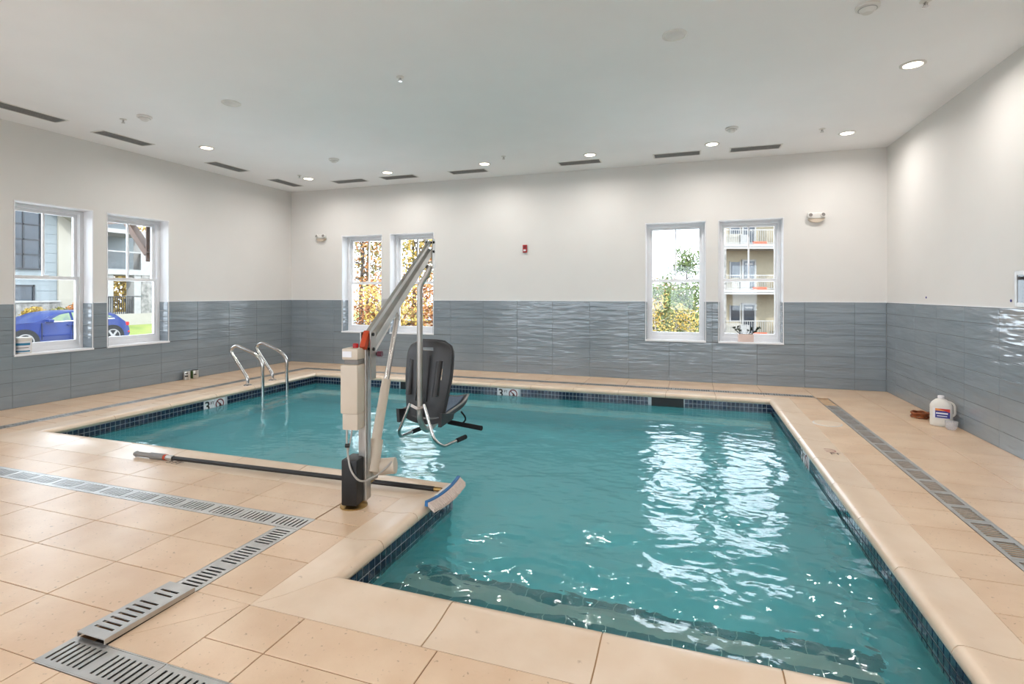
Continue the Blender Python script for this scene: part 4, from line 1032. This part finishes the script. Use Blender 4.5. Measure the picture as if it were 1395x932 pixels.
pb('terrace_wall', m_cream2, -28.6,-26.0,16.66,21.5,-.5,.36)
pb('stone_pillar', m_stone, -26.7,-26.02,18.9,19.65,.36,2.26); pb('white_pillar', m_wtrim, -26.6,-26.05,18.55,18.9,.36,2.26); pb('white_pillar', m_wtrim, -26.5,-26.1,17.35,17.6,.36,2.26); pb('white_pillar', m_wtrim, -26.6,-26.05,18.9,19.5,2.52,4.28)
pb('balcony_glass', m_clear, -26.12,-26.09,16.8,19.4,2.55,3.35); pb('balcony_rail', m_wtrim, -26.14,-26.06,16.8,19.4,3.35,3.41)
pb('railing_top', m_hframe, -26.1,-26.05,16.7,18.9,1.18,1.22)
for k in range(22): pb('baluster', m_hframe, -26.09,-26.06,16.75+.1*k,16.775+.1*k,.36,1.18)
pb('wall_lamp', m_hframe, -28.6,-28.45,17.05,17.2,1.75,1.95); pb('roof', m_roof, -34.4,-25.8,16.66,20.6,6.2,6.5)
# timber brace of this building's eave
t = thing('timber_brace', 'brown timber eave brace outside the second left window', 'brace', (-7.82, 5.80, 1.95))
G().bar((-.0,0,0),(-.50,0,.56),.12,.09).obj('diagonal', m_timber, t, bevel=.006)
G().box(-.95,0,-.06,.06,.50,.60).obj('beam', m_timber, t, bevel=.006)
G().box(-.0,.018,-.06,.06,-.12,.60).obj('wall_post', m_timber, t, bevel=.004)

# balcony building seen through the planter window
th = math.radians(18.76); FO = Vector((-math.sin(th), math.cos(th), 0)); RO = Vector((math.cos(th), math.sin(th), 0))
cb0 = FO*36+RO*14.3
condo = thing('apartment_building', 'cream apartment building with stacked white balconies beyond the planter window', 'building', (cb0.x, cb0.y, 0), th)
def kb(name, m, x0,x1,y0,y1,z0,z1,par=condo): return G().box(x0,x1,y0,y1,z0,z1).obj(name, m, par)
BAY = 4.05; NB = 3
kb('wall', m_beige, .0, BAY*NB+.5, 1.7, 2.9, -1.8, 8.0)
kb('roof', m_roof, -.5, BAY*NB+1, -.4, 3.2, 8.0, 8.25)
for fz in (-1.58, 1.55, 4.68):
    nm = kb('balcony_slab', m_wtrim, -.1, BAY*NB+.5, -.05, 1.7, fz-.26, fz+.04); kb('slab_lip', m_wtrim, -.14, BAY*NB+.5, -.10, -.05, fz-.10, fz+.06, nm)
    for b in range(NB):
        x0 = b*BAY
        dr = kb('door', m_hglass, x0+2.32, x0+3.10, 1.64, 1.70, fz+.08, fz+2.12)
        for q in ((x0+2.20,x0+2.32,1.60,1.70,fz+.04,fz+2.24),(x0+3.10,x0+3.22,1.60,1.70,fz+.04,fz+2.24),(x0+2.2,x0+3.22,1.60,1.70,fz+2.12,fz+2.24)): kb('door_trim', m_wtrim, *q, dr)
        kb('door_blind', m_wtrim, x0+2.45, x0+2.98, 1.63, 1.645, fz+1.86, fz+1.98, dr)
        wn = kb('window', m_hglass, x0+1.40, x0+2.05, 1.64, 1.70, fz+.95, fz+2.06)
        for q in ((x0+1.33,x0+1.40,1.62,1.70,fz+.88,fz+2.12),(x0+2.05,x0+2.12,1.62,1.70,fz+.88,fz+2.12)): kb('window_trim', m_wtrim, *q, wn)
        kb('railing_top', m_wtrim, x0+.42, x0+BAY, -.03, .02, fz+1.02, fz+1.07)
        kb('railing_bottom', m_wtrim, x0+.42, x0+BAY, -.02, .01, fz+.12, fz+.16)
        for k in range(24): kb('baluster', m_wtrim, x0+.5+.15*k, x0+.525+.15*k, -.015, .005, fz+.14, fz+1.04)
        kb('outdoor_sofa', m_cream2, x0+.45, x0+1.75, .5, 1.1, fz+.04, fz+.82)
        kb('chair', m_wtrim, x0+1.55, x0+2.15, .3, .8, fz+.04, fz+.75)
        kb('flower_box', m_orange if b == 0 else m_pink, x0+2.3, x0+3.2, -.02, .18, fz+.05, fz+.24)
    for b in range(NB+1): kb('pillar', m_stone if fz < 4 else m_cream2, b*BAY-.02, b*BAY+.40, -.06, .40, fz+.04, fz+2.88)
def bush(name, label, c, r, h, m, n, seed, cat='shrub', group=None, leaf=.05):
    t = thing(name, label, cat, c, group=group); R = random.Random(seed); g = G()
    for k in range(n):
        th_, ph_ = R.random()*2*PI, math.acos(1-2*R.random()); q = R.random()**.33
        p = Vector((r*q*math.sin(ph_)*math.cos(th_), r*q*math.sin(ph_)*math.sin(th_), h*.5+h*.5*q*math.cos(ph_)))
        u = Vector((R.gauss(0,1),R.gauss(0,1),R.gauss(0,1))).normalized()*leaf*(.6+.8*R.random()); v = u.orthogonal().normalized()*leaf*.6
        g.add([p-u, p+v, p+u, p-v], [(0,1,2,3)])
    o = g.obj('foliage', m, t, recalc=False); o['kind'] = 'stuff'
    st = G()
    for k in range(4): st.tube([(0,0,-.05),(R.gauss(0,r*.2),R.gauss(0,r*.2),h*.3),(R.gauss(0,r*.4),R.gauss(0,r*.4),h*.65)], [.03,.02,.01], 5)
    st.obj('stems', m_bark, t); return t
def tree(label, x, y, hgt, cr, m, n, seed, bark=m_bark, base=.35, leaf=.10, lean=0.0, group='autumn trees outside the far windows', sparse=.33, name='tree'):
    z0 = gz(x, y); t = thing(name, label, 'tree', (x, y, z0), group=group); R = random.Random(seed)
    st = G(); top = Vector((lean, lean*.3, hgt)); tr = .022*hgt*.8
    st.tube([(0,0,-.1), (lean*.3+R.gauss(0,.05),R.gauss(0,.05),hgt*.35), (lean*.7,R.gauss(0,.08),hgt*.7), (top.x,top.y,hgt*.97)], [tr,tr*.8,tr*.5,tr*.15], 7)
    tips = []
    for k in range(14):
        f = base+(.95-base)*k/14; a = k*2.4+R.random(); p = Vector((lean*f, 0, hgt*f)); L = cr*(1.05-.55*abs(f-.55)*1.6)*(.7+.5*R.random())
        q = p+Vector((math.cos(a)*L, math.sin(a)*L, L*.45)); st.tube([p, (p+q)/2+Vector((0,0,-.05*L)), q], [tr*.35,tr*.22,tr*.06], 5); tips += [q, (p+q)/2, p.lerp(q,.8)]
    st.obj('trunk', bark, t)
    g = G(); cl = [tp+Vector((R.gauss(0,.15),R.gauss(0,.15),R.gauss(0,.15)))*cr for tp in tips]+[Vector((lean, 0, hgt*(base+(1-base)*R.random())))+Vector((R.gauss(0,.4),R.gauss(0,.4),0))*cr for k in range(18)]
    for k in range(n):
        c = cl[k % len(cl)]; p = c+Vector((R.gauss(0,1),R.gauss(0,1),R.gauss(0,.8)))*cr*sparse*.75
        u = Vector((R.gauss(0,1),R.gauss(0,1),R.gauss(0,1))).normalized()*leaf*(.6+.8*R.random()); v = u.orthogonal().normalized()*leaf*.6
        g.add([p-u, p+v, p+u, p-v], [(0,1,2,3)])
    o = g.obj('foliage', m, t, recalc=False); o['kind'] = 'stuff'
    return t
# behind the two left far-wall windows
spots = [(-13.6,19.6,6.6,1.5,L_MIX,1150,'tall tree with yellow-green leaves at the leftmost far window'),(-11.7,20.8,6.8,1.5,L_OL,1000,'tall olive-leaved tree right in the leftmost far window'),
         (-10.6,19.2,6.2,1.4,L_YE,950,'tall yellow tree behind the lift arm'),(-8.9,20.0,6.6,1.4,L_MIX,950,'tall mixed-leaf tree behind the chair pole'),
         (-12.9,15.6,2.5,.9,L_OR,2300,'low orange tree at the leftmost far window'),(-11.1,16.8,2.9,.9,L_OR,2300,'low orange tree beside the window pier'),
         (-9.75,15.7,2.5,.9,L_YE,2100,'low golden tree below the lift arm'),(-8.4,16.6,2.8,.9,L_OR,2200,'low rust-red tree behind the chair pole'),(-16.6,24.5,6.5,1.7,L_OL,1100,'farther olive tree behind the leftmost far window'),(-12.8,26,6.8,1.7,L_MIX,1100,'farther mixed tree behind the leftmost pair')]
for k, (x, y, h_, c, m, n_, l) in enumerate(spots): tree(l, x, y, h_, c, m, n_, 30+k, leaf=.085 if y > 18 else .06, base=.12 if h_ < 4 else .42, sparse=.42 if h_ < 4 else .40)
# behind the sky window
tree('leafy green tree at the right of the sky window', -.12, 22.4, 4.7, .80, L_GR, 4200, 61, leaf=.06, base=.25, group='trees beyond the sky window')
tree('second green tree behind the birches', -1.5, 25.5, 3.4, .9, L_GR, 2000, 62, leaf=.07, base=.15, group='trees beyond the sky window')
for k, (x, y, h_, m, l) in enumerate([(-.92,16.2,2.3,L_YE,'pale birch leaning left with yellow leaves'),(-.48,16.8,2.2,L_OL,'middle pale birch in the sky window'),(-.06,16.3,2.0,L_YE,'pale birch near the planter side of the sky window')]):
    tree(l, x, y, h_, .42, m, 420, 70+k, bark=m_birch, base=.5, leaf=.04, lean=(-.12,.12,.06)[k], group='white birches beyond the sky window')
for k, (x, y, h_, m, l) in enumerate([(-3.3,33,3.3,L_YE,'distant yellow tree at the left of the sky window'),(-1.9,35,3.2,L_OR,'distant orange tree in the sky window'),(-.6,34,3.1,L_OL,'distant olive tree in the sky window')]):
    tree(l, x, y, h_, 1.1, m, 3200, 80+k, base=.08, leaf=.09, sparse=.42, group='distant trees beyond the sky window')
for k, (x, y, r, h_, m, l) in enumerate([(-1.0,14.2,.34,.8,L_YE,'low yellow shrub at the left of the sky window'),(-.42,14.0,.32,.7,L_OL,'low olive shrub in the middle of the sky window'),(.12,14.1,.32,.9,L_YE,'low yellow shrub at the right of the sky window')]):
    bush('shrub', l, (x, y, gz(x, y)), r, h_*1.25, m, 900, 90+k, group='shrubs below the sky window', leaf=.04)
# by the left house
for k, (y, r, h_, m, l) in enumerate([(14.3,.5,.85,L_YE,'yellow shrub behind the car bonnet'),(15.2,.5,.8,L_OL,'olive shrub behind the car windscreen'),(15.9,.5,.95,L_OR,'tan grassy shrub behind the car roof')]):
    bush('shrub', l, (-25.9, y, -.2), r, h_*1.2, m, 1300, 100+k, group='shrubs along the left house', leaf=.05)
tree('yellow tree behind the porch of the pale house', -35.5, 24.6, 6.0, 1.9, L_YE, 4200, 110, leaf=.12, base=.15, group='trees behind the porch house')
tree('green-gold tree farther behind the porch', -37.5, 28.6, 7.0, 2.2, L_MIX, 4200, 111, leaf=.12, base=.2, group='trees behind the porch house')
